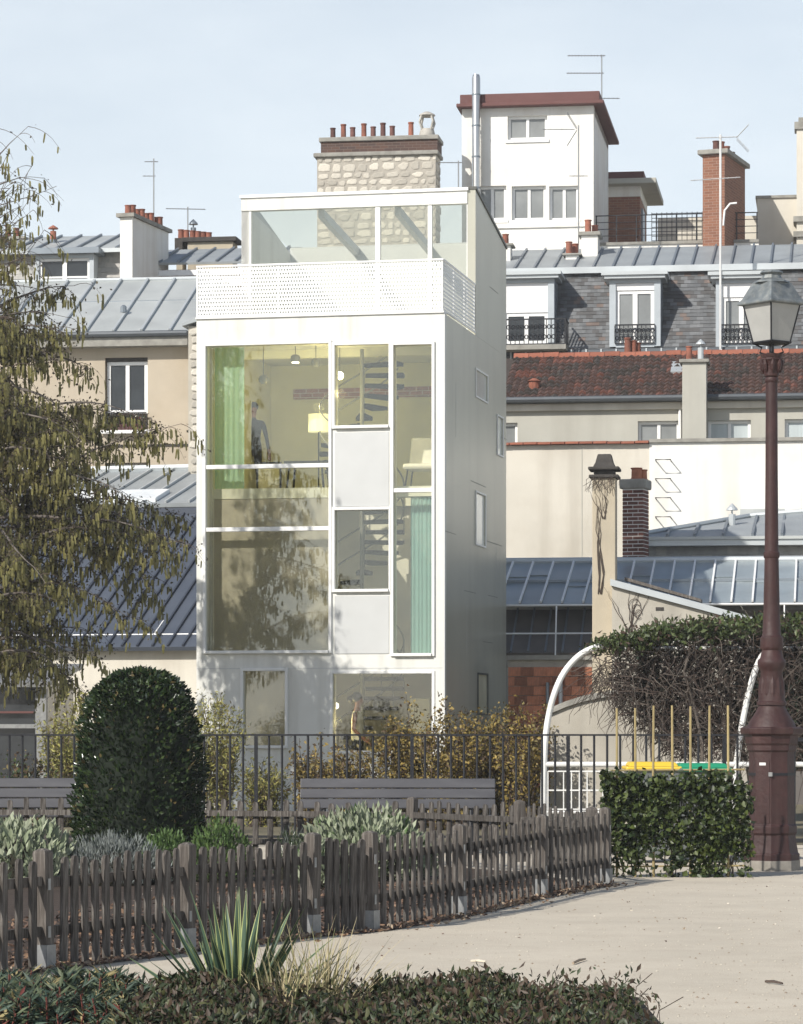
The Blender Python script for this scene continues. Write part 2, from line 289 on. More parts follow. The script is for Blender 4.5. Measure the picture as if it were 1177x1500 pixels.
mat('vine_leaf', (0.042,0.060,0.018), 0.5, var=0.3); mat('vine_leaf_b', (0.070,0.092,0.028), 0.5, var=0.25); mat('vine_leaf_dry', (0.060,0.038,0.027), 0.8)
mat('twig', (0.075,0.055,0.045), 0.9, var=0.25, vscale=6); mat('twig_grey', (0.125,0.105,0.088), 0.9, var=0.25, vscale=6); mat('bark', (0.15,0.13,0.115), 0.9, var=0.3, vscale=5, bump=0.6, bscale=30)
mat('catkin', (0.26,0.235,0.085), 0.75, var=0.25, vscale=9); mat('catkin_b', (0.15,0.14,0.055), 0.75, var=0.25, vscale=9); mat('birch_leaf', (0.035,0.028,0.017), 0.7); mat('birch_leaf_b', (0.07,0.058,0.026), 0.7)
mat('yucca_leaf', (0.055,0.095,0.06), 0.45, var=0.15, vscale=4, stretch=(6,6,0.4)); mat('yucca_edge', (0.33,0.37,0.15), 0.5, var=0.1)
mat('dry_grass', (0.42,0.36,0.21), 0.8, var=0.2); mat('dry_grass_b', (0.25,0.25,0.12), 0.8)
mat('spurge_leaf', (0.040,0.065,0.045), 0.6, var=0.25); mat('spurge_leaf_b', (0.075,0.095,0.05), 0.6, var=0.25); mat('spurge_tip', (0.25,0.21,0.10), 0.65, var=0.3); mat('spurge_red', (0.15,0.045,0.035), 0.6)
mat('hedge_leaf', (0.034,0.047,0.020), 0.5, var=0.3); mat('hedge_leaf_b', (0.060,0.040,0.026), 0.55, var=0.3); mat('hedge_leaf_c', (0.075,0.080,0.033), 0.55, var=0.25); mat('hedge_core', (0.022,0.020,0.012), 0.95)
# furnishings and people
mat('curtain_green', (0.36,0.62,0.44), 0.8, var=0.10, vscale=8, stretch=(1,1,0.05)); mat('curtain_teal', (0.20,0.46,0.45), 0.8, var=0.10, vscale=8, stretch=(1,1,0.05))
mat('pendant_grey', (0.16,0.16,0.13), 0.5); mat('cable_black', (0.03,0.03,0.03), 0.6); mat('stair_dark', (0.018,0.018,0.016), 0.8, spec=0.1); mat('stair_rail', (0.20,0.20,0.17), 0.5)
mat('chair_white', (0.75,0.74,0.68), 0.6); mat('console_cream', (0.66,0.62,0.45), 0.6); mat('plant_pale', (0.30,0.38,0.22), 0.6)
mat('skin', (0.24,0.105,0.06), 0.5, var=0.05); mat('hair_dark', (0.012,0.010,0.009), 0.45); mat('cloth_cream', (0.80,0.76,0.64), 0.8, spec=0.1); mat('cloth_black', (0.02,0.02,0.022), 0.9, spec=0.05); mat('cloth_dark', (0.028,0.025,0.022), 0.9, spec=0.05)
def emit(name, col, e):
    m = mat(name, col, 0.5, var=0); p = m.node_tree.nodes['Principled BSDF']; p.inputs['Emission Color'].default_value = (*col, 1); p.inputs['Emission Strength'].default_value = e
emit('lamp_lit', (1.0,0.96,0.82), 3.0); emit('shade_lit', (0.95,0.88,0.50), 0.7)
def glass(name, tint, refl, fk=0.8):
    m = bpy.data.materials.new(name); m.use_nodes = True; M[name] = m; n = m.node_tree; n.nodes.clear(); N = n.nodes.new
    o = N('ShaderNodeOutputMaterial'); t = N('ShaderNodeBsdfTransparent'); t.inputs[0].default_value = (*tint, 1); g = N('ShaderNodeBsdfGlossy'); g.inputs['Roughness'].default_value = 0.02; g.inputs[0].default_value = (0.95,0.97,0.96,1)
    f = N('ShaderNodeLayerWeight'); f.inputs[0].default_value = 0.25; a = N('ShaderNodeMath'); a.operation = 'MULTIPLY_ADD'; a.inputs[1].default_value = fk; a.inputs[2].default_value = refl
    x = N('ShaderNodeMixShader'); n.links.new(f.outputs['Fresnel'], a.inputs[0]); n.links.new(a.outputs[0], x.inputs[0]); n.links.new(t.outputs[0], x.inputs[1]); n.links.new(g.outputs[0], x.inputs[2]); n.links.new(x.outputs[0], o.inputs[0])
glass('clear_glass', (0.945,0.945,0.905), 0.085); glass('roof_clear', (0.965,0.965,0.94), 0.0, 0.06)
def sheer(name, col, alpha):
    m = mat(name, col, 0.9, var=0.06, vscale=6); n = m.node_tree; N = n.nodes.new; p = n.nodes['Principled BSDF']; o = n.nodes['Material Output']
    t = N('ShaderNodeBsdfTransparent'); tr = N('ShaderNodeBsdfTranslucent'); tr.inputs[0].default_value = (*col, 1); x1 = N('ShaderNodeMixShader'); x1.inputs[0].default_value = 0.25; x = N('ShaderNodeMixShader'); x.inputs[0].default_value = alpha
    n.links.new(p.outputs[0], x1.inputs[1]); n.links.new(tr.outputs[0], x1.inputs[2]); n.links.new(t.outputs[0], x.inputs[1]); n.links.new(x1.outputs[0], x.inputs[2]); n.links.new(x.outputs[0], o.inputs[0])
sheer('sheer_screen', (0.78,0.73,0.62), 0.62); sheer('curtain_green', (0.46,0.70,0.55), 0.85); sheer('curtain_teal', (0.30,0.56,0.54), 0.88); sheer('lamp_shade_cloth', (0.75,0.70,0.42), 1.0)
def brick_mat(name, c1, c2, mo, sc, bw=0.5, rh=0.25):
    m = mat(name, c1, 0.9, var=0); n = m.node_tree; N = n.nodes.new; p = n.nodes['Principled BSDF']; tc = N('ShaderNodeTexCoord'); s = N('ShaderNodeSeparateXYZ'); c = N('ShaderNodeCombineXYZ'); ad = N('ShaderNodeMath')
    n.links.new(tc.outputs['Object'], s.inputs[0]); n.links.new(s.outputs[0], ad.inputs[0]); n.links.new(s.outputs[1], ad.inputs[1]); n.links.new(ad.outputs[0], c.inputs[0]); n.links.new(s.outputs[2], c.inputs[1])
    b = N('ShaderNodeTexBrick'); b.inputs['Color1'].default_value = (*c1,1); b.inputs['Color2'].default_value = (*c2,1); b.inputs['Mortar'].default_value = (*mo,1); b.inputs['Scale'].default_value = sc; b.inputs['Mortar Size'].default_value = 0.025
    b.inputs['Brick Width'].default_value = bw; b.inputs['Row Height'].default_value = rh; n.links.new(c.outputs[0], b.inputs['Vector']); n.links.new(b.outputs['Color'], p.inputs['Base Color'])
brick_mat('brick_red_far', (0.26,0.115,0.07), (0.19,0.082,0.052), (0.30,0.22,0.17), 4.5, 1.0, 0.33)
brick_mat('brick_brown_far', (0.11,0.06,0.045), (0.07,0.045,0.04), (0.15,0.12,0.10), 4.5, 1.0, 0.33)
brick_mat('brick_band', (0.36,0.14,0.08), (0.24,0.09,0.05), (0.55,0.50,0.42), 4.5, 1.0, 0.35)
hzm = bpy.data.materials.new('haze_air'); hzm.use_nodes = True; M['haze_air'] = hzm; hzm.node_tree.nodes.clear()
hv = hzm.node_tree.nodes.new('ShaderNodeVolumePrincipled'); ho = hzm.node_tree.nodes.new('ShaderNodeOutputMaterial'); hv.inputs['Color'].default_value = (0.93,0.95,0.97,1); hv.inputs['Density'].default_value = 0.0006; hzm.node_tree.links.new(hv.outputs[0], ho.inputs['Volume'])
# ================================================================ ground
gm = MB(); gm.add([(-400,-60,0),(400,-60,0),(400,900,0),(-400,900,0)], [(0,1,2,3)])
tag(B('ground', gm, 'sand'), None, None, kind='structure')
# ================================================================ the narrow white glazed tower house
FT = Fr(650, 50.0, 11.5); XL = FT.x(288); TL_ = FT.yz(742, 700)[0]; V1 = FT.yz(697, 700)[0]
tower = FT.thing('tower_house', 'narrow white four storey house with large glazed front and mesh railed terrace', 'house')
def wx(r): return FT.rect(r)
ZB = FT.z(650, 458)                        # terrace level
rA, rB1, rB2, rC, rD, rE = [wx(r) for r in ((302,482,505,953), (491,570,505,623), (491,570,747,863), (577,633,505,957), (357,418,983,1092), (488,633,987,1100))]
TW = 0.24
B('front_wall', MB().wall(XL, 0, 0, ZB, 0, TW, [rA, rB1, rB2, rC, rD, rE]), 'tower_white', tower)
# right side wall: body, upper storey with the sloping top, three windows and a door strip
ZT0 = FT.yz(697,277)[1]; ZT1 = FT.yz(742,365)[1]
sw = []
for r in ((697,714,541,579), (728.5,736.5,609,664), (697,711,721,796), (700,714,988,1045)):
    y0, za = FT.yz(r[0], r[2]); y1, _ = FT.yz(r[1], r[2]); zb = FT.yz(r[0], r[3])[1]; sw.append((y0, y1, zb, za))
mb = MB().wall(TW+0.002, TL_, 0, ZB, 0, 0.2, [h for h in sw])
mb.xform(Matrix(((0,-1,0,0),(1,0,0,0),(0,0,1,0),(0,0,0,1))))       # wall's x -> depth, wall's y -> -x
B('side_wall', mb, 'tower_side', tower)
poly = [(0,V1,ZB+0.002),(0,TL_,ZB+0.002),(0,TL_,ZT1),(0,V1,ZT0)]
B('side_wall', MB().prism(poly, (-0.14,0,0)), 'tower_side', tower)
B('side_wall', MB().prism([(XL+0.14,V1,ZB+0.002),(XL+0.14,TL_,ZB+0.002),(XL+0.14,TL_,ZT1),(XL+0.14,V1,ZT0)], (-0.14,0,0)), 'tower_white', tower)
B('side_wall', MB().box(XL, XL+0.2, TW+0.002, TL_, 0, ZB), 'tower_white', tower)
B('back_wall', MB().box(XL+0.2, -0.2, TL_-0.2, TL_, 0, ZB), 'tower_white', tower)
ZBK = FT.z(430, 362, TL_-0.2)
B('back_wall', MB().box(XL+0.142, -0.142, TL_-0.14, TL_, ZB+0.2, ZBK), 'tower_panel', tower)
B('parapet_cap', MB().prism([(0.02,V1-0.02,ZT0+0.002),(0.02,TL_+0.03,ZT1+0.002),(0.02,TL_+0.03,ZT1+0.05),(0.02,V1-0.02,ZT0+0.05)], (-0.17,0,0)), 'tower_trim', tower)
B('corner_trim', MB().box(0.003, 0.02, -0.004, 0.05, 0.01, ZB-0.01), 'tower_frame', tower)
for r in sw:                               # side windows, each with a slim frame
    w = B('window', MB().box(0.003,0.02,r[0],r[1],r[2]-0.03,r[2]).box(0.003,0.02,r[0],r[1],r[3],r[3]+0.03).box(0.003,0.02,r[0]-0.03,r[0],r[2]-0.03,r[3]+0.03).box(0.003,0.02,r[1],r[1]+0.03,r[2]-0.03,r[3]+0.03), 'tower_frame' if r[2] > 2.6 else 'tower_trim', tower)
    B('pane', MB().box(-0.03,-0.015,r[0],r[1],r[2],r[3]), 'pane_green' if r[2] > 2.6 else 'console_cream', w)
for (a, b, c) in ((690,712,704), (650,668,777), (712,736,792), (680,697,865), (715,729,872), (735,742,640), (718,730,420), (708,722,940)):   # short open joints of the cladding
    y0, z0 = FT.yz(a, c); y1, _ = FT.yz(b, c); B('cladding_joint', MB().box(0.002,0.004,y0,y1,z0-0.005,z0+0.005), 'stone_slab', tower)
for (a, c, d) in ((727,800,872), (668,560,640), (684,880,960)):
    y0, z0 = FT.yz(a, c); z1 = FT.yz(a, d)[1]; B('cladding_joint', MB().box(0.002,0.004,y0,y0+0.008,z1,z0), 'tower_panel', tower)
# floors
Z1, Z1b = FT.z(400,958), FT.z(400,972); Z2, Z2b = FT.z(400,713), FT.z(400,728)
hx0, hx1 = FT.x(458), FT.x(602); hy0, hy1 = 0.62, 2.45
def slab(z0, z1, hole=True, y0=TW+0.06, mat_='room_ceiling'):
    m = MB(); a, b, c, d = XL+0.2, -0.2, y0, TL_-0.2
    if hole: m.box(a,hx0,c,d,z0,z1).box(hx1,b,c,d,z0,z1).box(hx0,hx1,c,hy0,z0,z1).box(hx0,hx1,hy1,d,z0,z1)
    else: m.box(a,b,c,d,z0,z1)
    B('floor_slab', m, mat_, tower)
B('floor_slab', MB().box(XL+0.2,-0.2,TW,TL_-0.2,0.005,0.30), 'room_floor', tower)
slab(Z1b, Z1); slab(Z2b, Z2); B('terrace_floor', MB().box(XL+0.2,-0.2,TW+0.002,TL_-0.2,ZB-0.3,ZB-0.02), 'tower_white', tower)
for z0, z1, m in ((0.302, Z1b-0.002, 'room_wall_grey'), (Z1+0.002, Z2b-0.002, 'room_wall_grey'), (Z2+0.002, ZB-0.302, 'room_wall')):
    B('interior_wall', MB().box(XL+0.21,-0.21,4.2,4.3,z0,z1).box(XL+0.202,XL+0.222,TW+0.05,4.19,z0,z1), m, tower)
zb0, zb1 = FT.z(530,583,4.19), FT.z(530,568,4.19)
B('brick_band', MB().box(FT.x(430,4.18), -0.25, 4.17, 4.197, zb0, zb1), 'brick_band', tower)
# front frames and panes
def fframe(name, r, vs=(), hs=(), fw=0.05, proud=0.035):
    x0, x1, z0, z1 = r; m = MB(); y0, y1 = -proud, 0.10
    m.box(x0-fw,x0,y0,-0.003,z0-fw,z1+fw).box(x1,x1+fw,y0,-0.003,z0-fw,z1+fw).box(x0,x1,y0,-0.003,z1,z1+fw).box(x0-0.0,x1,y0-0.03,-0.003,z0-fw,z0)
    for z in hs: m.box(x0,x1,-0.02,0.06,z-0.035,z+0.035)
    f = B(name, m, 'tower_frame', tower, bevel=0.006)
    zs = [z0]+sorted(hs)+[z1]
    for a, b in zip(zs[:-1], zs[1:]): B('pane', MB().box(x0+0.002,x1-0.002,0.062,0.072,a+0.002,b-0.002), 'clear_glass', f)
    return f
fframe('window', rA, hs=[FT.z(390,683), FT.z(390,775)]); fframe('window', rB1); fframe('window', rB2); fframe('window', rC, hs=[FT.z(605,718)])
fframe('window', rD); fframe('window', rE, proud=0.02)
for r in ((490,571,632,742), (490,571,872,958)):
    q = wx(r); B('infill_panel', MB().box(q[0]+0.01,q[1]-0.01,-0.012,-0.002,q[2]+0.005,q[3]-0.01), 'tower_panel', tower)
B('facade_joint', MB().box(XL+0.01,-0.02,-0.004,-0.001,FT.z(470,979)-0.006,FT.z(470,979)+0.006), 'tower_panel', tower)
B('fascia_edge', MB().box(XL-0.01,0.012,-0.03,TW,ZB+0.001,ZB+0.03), 'tower_frame', tower)
# upper glazed storey
u = lambda px, py: FT.xz(px, py, V1)
xa, xb = XL+0.142, -0.142
uz1 = u(530,303)[1]; um = MB()
um.box(XL+0.0,-0.141,V1-0.02,V1+0.14,uz1,ZT0-0.02); B('roof_beam', um, 'tower_white', tower)
B('roof_edge', MB().box(XL-0.02,-0.12,V1-0.05,V1+0.1,ZT0-0.018,ZT0+0.035), 'tower_frame', tower)
um = MB()
for a, b in ((354,368), (550,557), (627,633), (684,697)):
    um.box(u(a,300)[0], min(u(b,300)[0],-0.142), V1, V1+0.1, ZB+0.001, uz1-0.002)
um.box(XL+0.15,-0.145,V1+0.1,V1+0.15,ZB+0.001,ZB+0.10); fu = B('window', um, 'tower_frame', tower)
for a, b in ((368,550), (557,627), (633,684)): B('pane', MB().box(u(a,300)[0]+0.003,u(b,300)[0]-0.003,V1+0.04,V1+0.05,ZB+0.01,uz1-0.004), 'clear_glass', fu)
rs = (ZBK-0.02-uz1-0.02)/(TL_-0.2-V1-0.2)
def rz(y): return uz1+0.02+rs*(y-V1-0.2)
xs4 = [xa+0.002, FT.x(490,V1+1.2), FT.x(600,V1+1.2), xb-0.002]
for i, (a, b) in enumerate(zip(xs4[:-1], xs4[1:])):
    if i: B('rafter', MB().prism([(a-0.05,V1+0.15,rz(V1+0.15)-0.16),(a+0.05,V1+0.15,rz(V1+0.15)-0.16),(a+0.05,V1+0.15,rz(V1+0.15)-0.012),(a-0.05,V1+0.15,rz(V1+0.15)-0.012)], (0,TL_-0.3-V1,rz(TL_-0.15)-rz(V1+0.15))), 'tower_panel', tower)
    B('roof_pane', MB().slab((a+0.01,V1+0.145,rz(V1+0.145)),(b-0.01,V1+0.145,rz(V1+0.145)),(b-0.01,TL_-0.02,rz(TL_-0.02)),(a+0.01,TL_-0.02,rz(TL_-0.02)),0.01), 'roof_clear', tower)
# terrace railing of expanded metal
ZR = FT.z(650,378); rail = MB()
def mesh_panel(length, height, cw=0.046, rh=0.062, hole=(0.50,0.62)):
    m = MB(); rows = max(1,int(height/rh)); rh = height/rows; cols = int(length/cw); cw = length/cols
    for r in range(rows):
        for c in range(cols):
            x0, z0 = c*cw, r*rh; o = cw*0.5 if r % 2 else 0.0
            cx, cz = x0+cw/2, z0+rh/2; a, b = cw*hole[0]/2, rh*hole[1]/2
            if o and c == cols-1: m.add([(x0,0,z0),(x0+cw,0,z0),(x0+cw,0,z0+rh),(x0,0,z0+rh)], [(0,1,2,3)]); continue
            x0 += o; cx += o; k = 0.45
            m.add([(x0,0,z0),(x0+cw,0,z0),(x0+cw,0,z0+rh),(x0,0,z0+rh),(cx-a,0,cz-b*k),(cx,0,cz-b),(cx+a,0,cz-b*k),(cx+a,0,cz+b*k),(cx,0,cz+b),(cx-a,0,cz+b*k)],
                  [(0,1,6,5),(0,5,4),(1,2,7,6),(2,3,9,8),(2,8,7),(3,0,4,9)])
    return m
def rail_thing(name, m, L, H, M4, mt='mesh_white'):
    f = MB(); f.box(-0.02,L+0.02,-0.012,0.012,H-0.02,H+0.012).box(-0.02,L+0.02,-0.012,0.012,-0.012,0.02)
    for q in range(4): f.box(L*q/3-0.012,L*q/3+0.012,0.002,0.026,0.021,H-0.021)
    fo = B('railing_frame', f.xform(M4), 'tower_frame', tower); B('expanded_mesh', m.xform(M4), mt, fo, recalc=False, kind='stuff')
Hh = ZR-ZB-0.06; Lf = -XL-0.04
rail_thing('front', mesh_panel(Lf,Hh), Lf, Hh, Matrix.Translation((XL+0.02,-0.01,ZB+0.045)))
Ls = V1-0.05; Rm = Matrix(((0,-1,0,0),(1,0,0,0),(0,0,1,0),(0,0,0,1)))
rail_thing('right', mesh_panel(Ls,Hh), Ls, Hh, Matrix.Translation((-0.005,0.03,ZB+0.045)) @ Rm)
rail_thing('left', mesh_panel(Ls,Hh), Ls, Hh, Matrix.Translation((XL+0.02,0.03,ZB+0.045)) @ Rm)
# ---------------------------------------------------------------- inside the tower
def thing_in(name, label, cat, x, y, z, group=None): return FT.thing(name, label, cat, x, y, z, group)
def curtain(name, label, r, y, m):
    x0, x1, z0, z1 = FT.rect(r, y); t = []; n = 46
    mb = MB(); pts = [((x1-x0)*i/n, 0.013*math.sin(i*0.9+0.8*math.sin(i*0.37))) for i in range(n+1)]
    vs = [(a,b,0) for a, b in pts]+[(a,b,z1-z0) for a, b in pts]
    mb.add(vs, [(i,i+1,n+2+i,n+1+i) for i in range(n)])
    o = bpy.data.objects.new(name, mesh_of(name, mb, m, True, None, False)); COL.objects.link(o); o.location = FT.world(x0,y,z0); o.rotation_euler = (0,0,-FT.th); tag(o, label, 'curtain')
curtain('curtain', 'pale green curtain hanging behind the top big window', (296,358,500,716), 0.36, 'curtain_green')
curtain('curtain', 'teal curtain hanging behind the lower narrow window', (602,640,728,958), 0.36, 'curtain_teal')
def screen(label, r, y, m='sheer_screen'):  # sheer sheets added behind the glass to catch the birch's dappled shadow
    x0, x1, z0, z1 = FT.rect(r, y); o = bpy.data.objects.new('roller_blind', mesh_of('roller_blind', MB().box(0,x1-x0,0,0.004,0,z1-z0).box(0.0,x1-x0,-0.012,0.012,-0.02,-0.001), m)); COL.objects.link(o)
    o.location = FT.world(x0,y,z0); o.rotation_euler = (0,0,-FT.th); tag(o, label, 'screen')
screen('added shadow-catching sheer beige blind behind the large lower left window', (300,484,731,951), 0.30)
screen('narrow added shadow-catching sheer beige blind behind the small ground floor window', (352,420,980,1096), 0.14)
def stairs():
    xc, yc = FT.x(530,1.5), 1.53; t = thing_in('spiral_staircase', 'dark spiral staircase rising through all floors behind the narrow windows', 'staircase', xc, yc, 0.302)
    H = ZB-0.32-0.30-0.3; n = 44; dz = H/n; tr = MB()
    w = 2*math.pi/16*0.62; ri, ro = 0.06, 0.72
    tr.prism([(ri,-0.05,0),(ro*math.cos(w/1.2),-ro*math.sin(w/1.2),0),(ro,0,0),(ro*math.cos(w/1.2),ro*math.sin(w/1.2),0),(ri,0.05,0)], (0,0,0.065))
    me = mesh_of('tread', tr, 'stair_dark')
    for i in range(n): inst(me, 'tread', t, (0,0,dz*(i+0.6)), (0,0,-2.2-i*2*math.pi/16))
    B('newel_pole', MB().lathe([(0.035,0),(0.035,H+0.25)], 10), 'stair_rail', t)
    for dd in (0.45, 0.85):
        B('handrail', MB().tube([(0.71*math.cos(-2.2-i*2*math.pi/16),0.71*math.sin(-2.2-i*2*math.pi/16),min(dz*(i+0.6)+dd,H+0.25)) for i in np.arange(0,n-3,0.5)], 0.016, 6), 'stair_rail', t)
    me = mesh_of('baluster', MB().lathe([(0.009,0),(0.009,0.85)], 6), 'stair_rail')
    for i in range(0, n-4, 2): inst(me, 'baluster', t, (0.71*math.cos(-2.2-i*2*math.pi/16),0.71*math.sin(-2.2-i*2*math.pi/16),dz*(i+0.6)+0.04))
stairs()
def pendant(label, px, py, y, r, ztop, kind='ball'):
    x, z = FT.xz(px, py, y); t = thing_in('pendant_lamp', label, 'lamp', x, y, z)
    if kind == 'box': B('lamp_shade', MB().lathe([(r*0.9,0),(r,0.02),(r,r*1.2),(r*0.6,r*1.5)], 14), 'pendant_grey', t); B('bulb', MB().lathe([(r*0.8,-0.02),(r*0.8,-0.002)], 12), 'lamp_lit', t)
    elif kind == 'globe': B('globe', MB().ball((0,0,0), r, 16), 'lamp_lit', t, smooth=True)
    else: B('lamp_shade', MB().ball((0,0,0), r, 12, sz=0.95), 'pendant_grey', t, smooth=True)
    B('cable', MB().lathe([(0.006,r),(0.006,ztop-z)], 5), 'cable_black', t); return t, x, z
pendant('grey faceted pendant lamp hanging low beside the green curtain', 386, 556, 1.2, 0.085, ZB-0.302)
pendant('grey round pendant lamp hanging beside the middle mullion', 463, 531, 1.2, 0.085, ZB-0.302)
pendant('small drum pendant with lit white underside near the ceiling', 433, 530, 1.2, 0.08, ZB-0.302, 'box')
pendant('large dark globe pendant hanging in the ground floor room', 559, 1032, 2.9, 0.155, Z1b-0.002)
gl1, gx, gz = pendant('white lit globe pendant in front of upper stairs', 498, 550, 0.5, 0.07, ZB-0.302, 'globe')
gl2, g2x, g2z = pendant('white lit globe pendant at ground floor beside the white wall', 492, 1034, 0.42, 0.055, Z1b-0.002, 'globe')
def lampl(name, x, y, z, e, parent, r=0.09):
    l = bpy.data.lights.new(name, 'POINT'); l.energy = e; l.color = (1.0,0.86,0.42); l.shadow_soft_size = r; o = bpy.data.objects.new(name, l); COL.objects.link(o); o.parent = parent; o.location = (0,0,z)
lampl('bulb_light', 0, 0, -0.3, 34, gl1)
lampl('bulb_light', 0, 0, -0.25, 14, gl2)
x, z = FT.xz(467, 633, 1.5)
fl = thing_in('floor_lamp', 'floor lamp with square pale yellow lit shade', 'lamp', x, 1.5, Z2+0.001); zz = z-Z2
B('lamp_shade', MB().lathe([(0.175,zz),(0.175,zz+0.30)], 20), 'shade_lit', fl, smooth=False); B('stand', MB().lathe([(0.012,0.02),(0.012,zz+0.1)], 8), 'stair_dark', fl); B('base', MB().lathe([(0.13,0),(0.13,0.02)], 16), 'stair_dark', fl)
lampl('bulb_light', 0, 0, zz+0.42, 25, fl)
x = FT.x(620,1.6); ch = thing_in('armchair', 'white shell armchair beside the right window of the top glazed floor', 'chair', x, 1.6, Z2+0.001)
B('seat', MB().box(-0.30,0.30,-0.28,0.28,0.36,0.46), 'chair_white', ch, bevel=0.04); B('backrest', MB().prism([(-0.30,0.24,0.42),(0.30,0.24,0.42),(0.27,0.36,0.95),(-0.27,0.36,0.95)], (0,0.07,0)), 'chair_white', ch, bevel=0.03)
for a in (-1,1):
    for b in (-1,1): B('leg', MB().tube([(a*0.22,b*0.2,0.36),(a*0.27,b*0.25,0.0)], 0.014, 6), 'stair_dark', ch)
x = FT.x(618,1.9); cs = thing_in('cabinet', 'cream cabinet standing in the ground floor room', 'cabinet', x, 1.9, 0.302); B('carcass', MB().box(-0.17,0.17,-0.15,0.15,0.05,1.62), 'console_cream', cs, bevel=0.01); B('plinth', MB().box(-0.15,0.15,-0.13,0.13,0,0.05), 'stair_dark', cs)
x = FT.x(383,1.6); cs = thing_in('cabinet', 'pale cabinet behind the small ground floor window', 'cabinet', x, 1.6, 0.302); B('carcass', MB().box(-0.15,0.15,-0.15,0.15,0.05,1.5), 'console_cream', cs, bevel=0.01); B('plinth', MB().box(-0.13,0.13,-0.13,0.13,0,0.05), 'stair_dark', cs)
x = FT.x(370,1.7); cl = thing_in('column', 'white square column behind the large beige blind', 'column', x, 1.7, Z1+0.001); B('shaft', MB().box(-0.08,0.08,-0.08,0.08,0.06,Z2b-Z1-0.06), 'white_paint', cl); B('foot', MB().box(-0.1,0.1,-0.1,0.1,0,0.06), 'white_paint', cl); B('head', MB().box(-0.1,0.1,-0.1,0.1,Z2b-Z1-0.06,Z2b-Z1-0.004), 'white_paint', cl)
x = FT.x(398,1.1); tb = thing_in('table', 'low dark table behind the large beige blind', 'table', x, 1.1, Z1+0.001); B('table_top', MB().box(-0.4,0.4,-0.3,0.3,0.42,0.46), 'stair_dark', tb)
for a in (-1,1):
    for b in (-1,1): B('leg', MB().box(a*0.36-0.02,a*0.36+0.02,b*0.26-0.02,b*0.26+0.02,0,0.42), 'stair_dark', tb)
x = FT.x(452,1.9); tb = thing_in('table', 'dark low table below the floor lamp on the upper floor', 'table', x, 1.9, Z2+0.001); B('table_top', MB().box(-0.36,0.36,-0.28,0.28,0.52,0.56), 'stair_dark', tb)
for a in (-1,1):
    for b in (-1,1): B('leg', MB().tube([(a*0.28,b*0.2,0.52),(a*0.33,b*0.25,0.0)], 0.018, 6), 'stair_dark', tb)
x = FT.x(394,2.4); pf = thing_in('picture_frame', 'framed picture leaning behind the standing figure on the upper floor', 'picture', x, 2.4, Z2+0.001); B('frame', MB().box(-0.22,-0.19,0,0.03,0,0.62).box(0.19,0.22,0,0.03,0,0.62).box(-0.19,0.19,0,0.03,0,0.03).box(-0.19,0.19,0,0.03,0.59,0.62), 'stair_dark', pf); B('canvas', MB().box(-0.19,0.19,0.01,0.02,0.03,0.59), 'console_cream', pf)
B('added_backing_wall', MB().box(FT.x(489,2.6),-0.21,2.62,2.70,Z1+0.003,Z2b-0.003), 'room_wall_grey', tower)  # pale wall added to brighten what shows behind the stair treads
B('ceiling_beam', MB().box(XL+0.23,-0.21,1.9,2.05,ZB-0.44,ZB-0.302), 'room_ceiling', tower)
# people
def person(name, label, x, y, z, rzd, joints, edges, clothing, hair):
    t = thing_in(name, label, 'person', x, y, z); t.rotation_euler = (0,0,-FT.th+R(rzd))
    me = bpy.data.meshes.new('body_skeleton'); names = list(joints); me.from_pydata([joints[k][:3] for k in names], [(names.index(a), names.index(b)) for a, b in edges], [])
    o = bpy.data.objects.new('body_tmp', me); COL.objects.link(o); s = o.modifiers.new('skin', 'SKIN'); s.use_smooth_shade = True; ss = o.modifiers.new('sub', 'SUBSURF'); ss.levels = 2; ss.render_levels = 2
    for i, k in enumerate(names):
        r = joints[k][3:]; me.skin_vertices[0].data[i].radius = (r[0], r[1] if len(r) > 1 else r[0]); me.skin_vertices[0].data[i].use_root = (k == 'pelvis')
    dg = bpy.context.evaluated_depsgraph_get(); m2 = bpy.data.meshes.new_from_object(o.evaluated_get(dg)); bpy.data.objects.remove(o)
    mats = ['skin']+list(dict.fromkeys(c[0] for c in clothing))
    m2.materials.clear()
    for k in mats: m2.materials.append(M[k])
    for p in m2.polygons:
        p.use_smooth = True; p.material_index = 0
        for mm, test in clothing:
            if test(p.center): p.material_index = mats.index(mm)
    b = bpy.data.objects.new('body', m2); COL.objects.link(b); b.parent = t; ORG[b.name] = Vector((0,0,0))
    hm = MB()
    for c, r, sz in hair: hm.ball(c, r, 14, sz=sz)
    B('hair', hm, 'hair_dark', b, smooth=True)
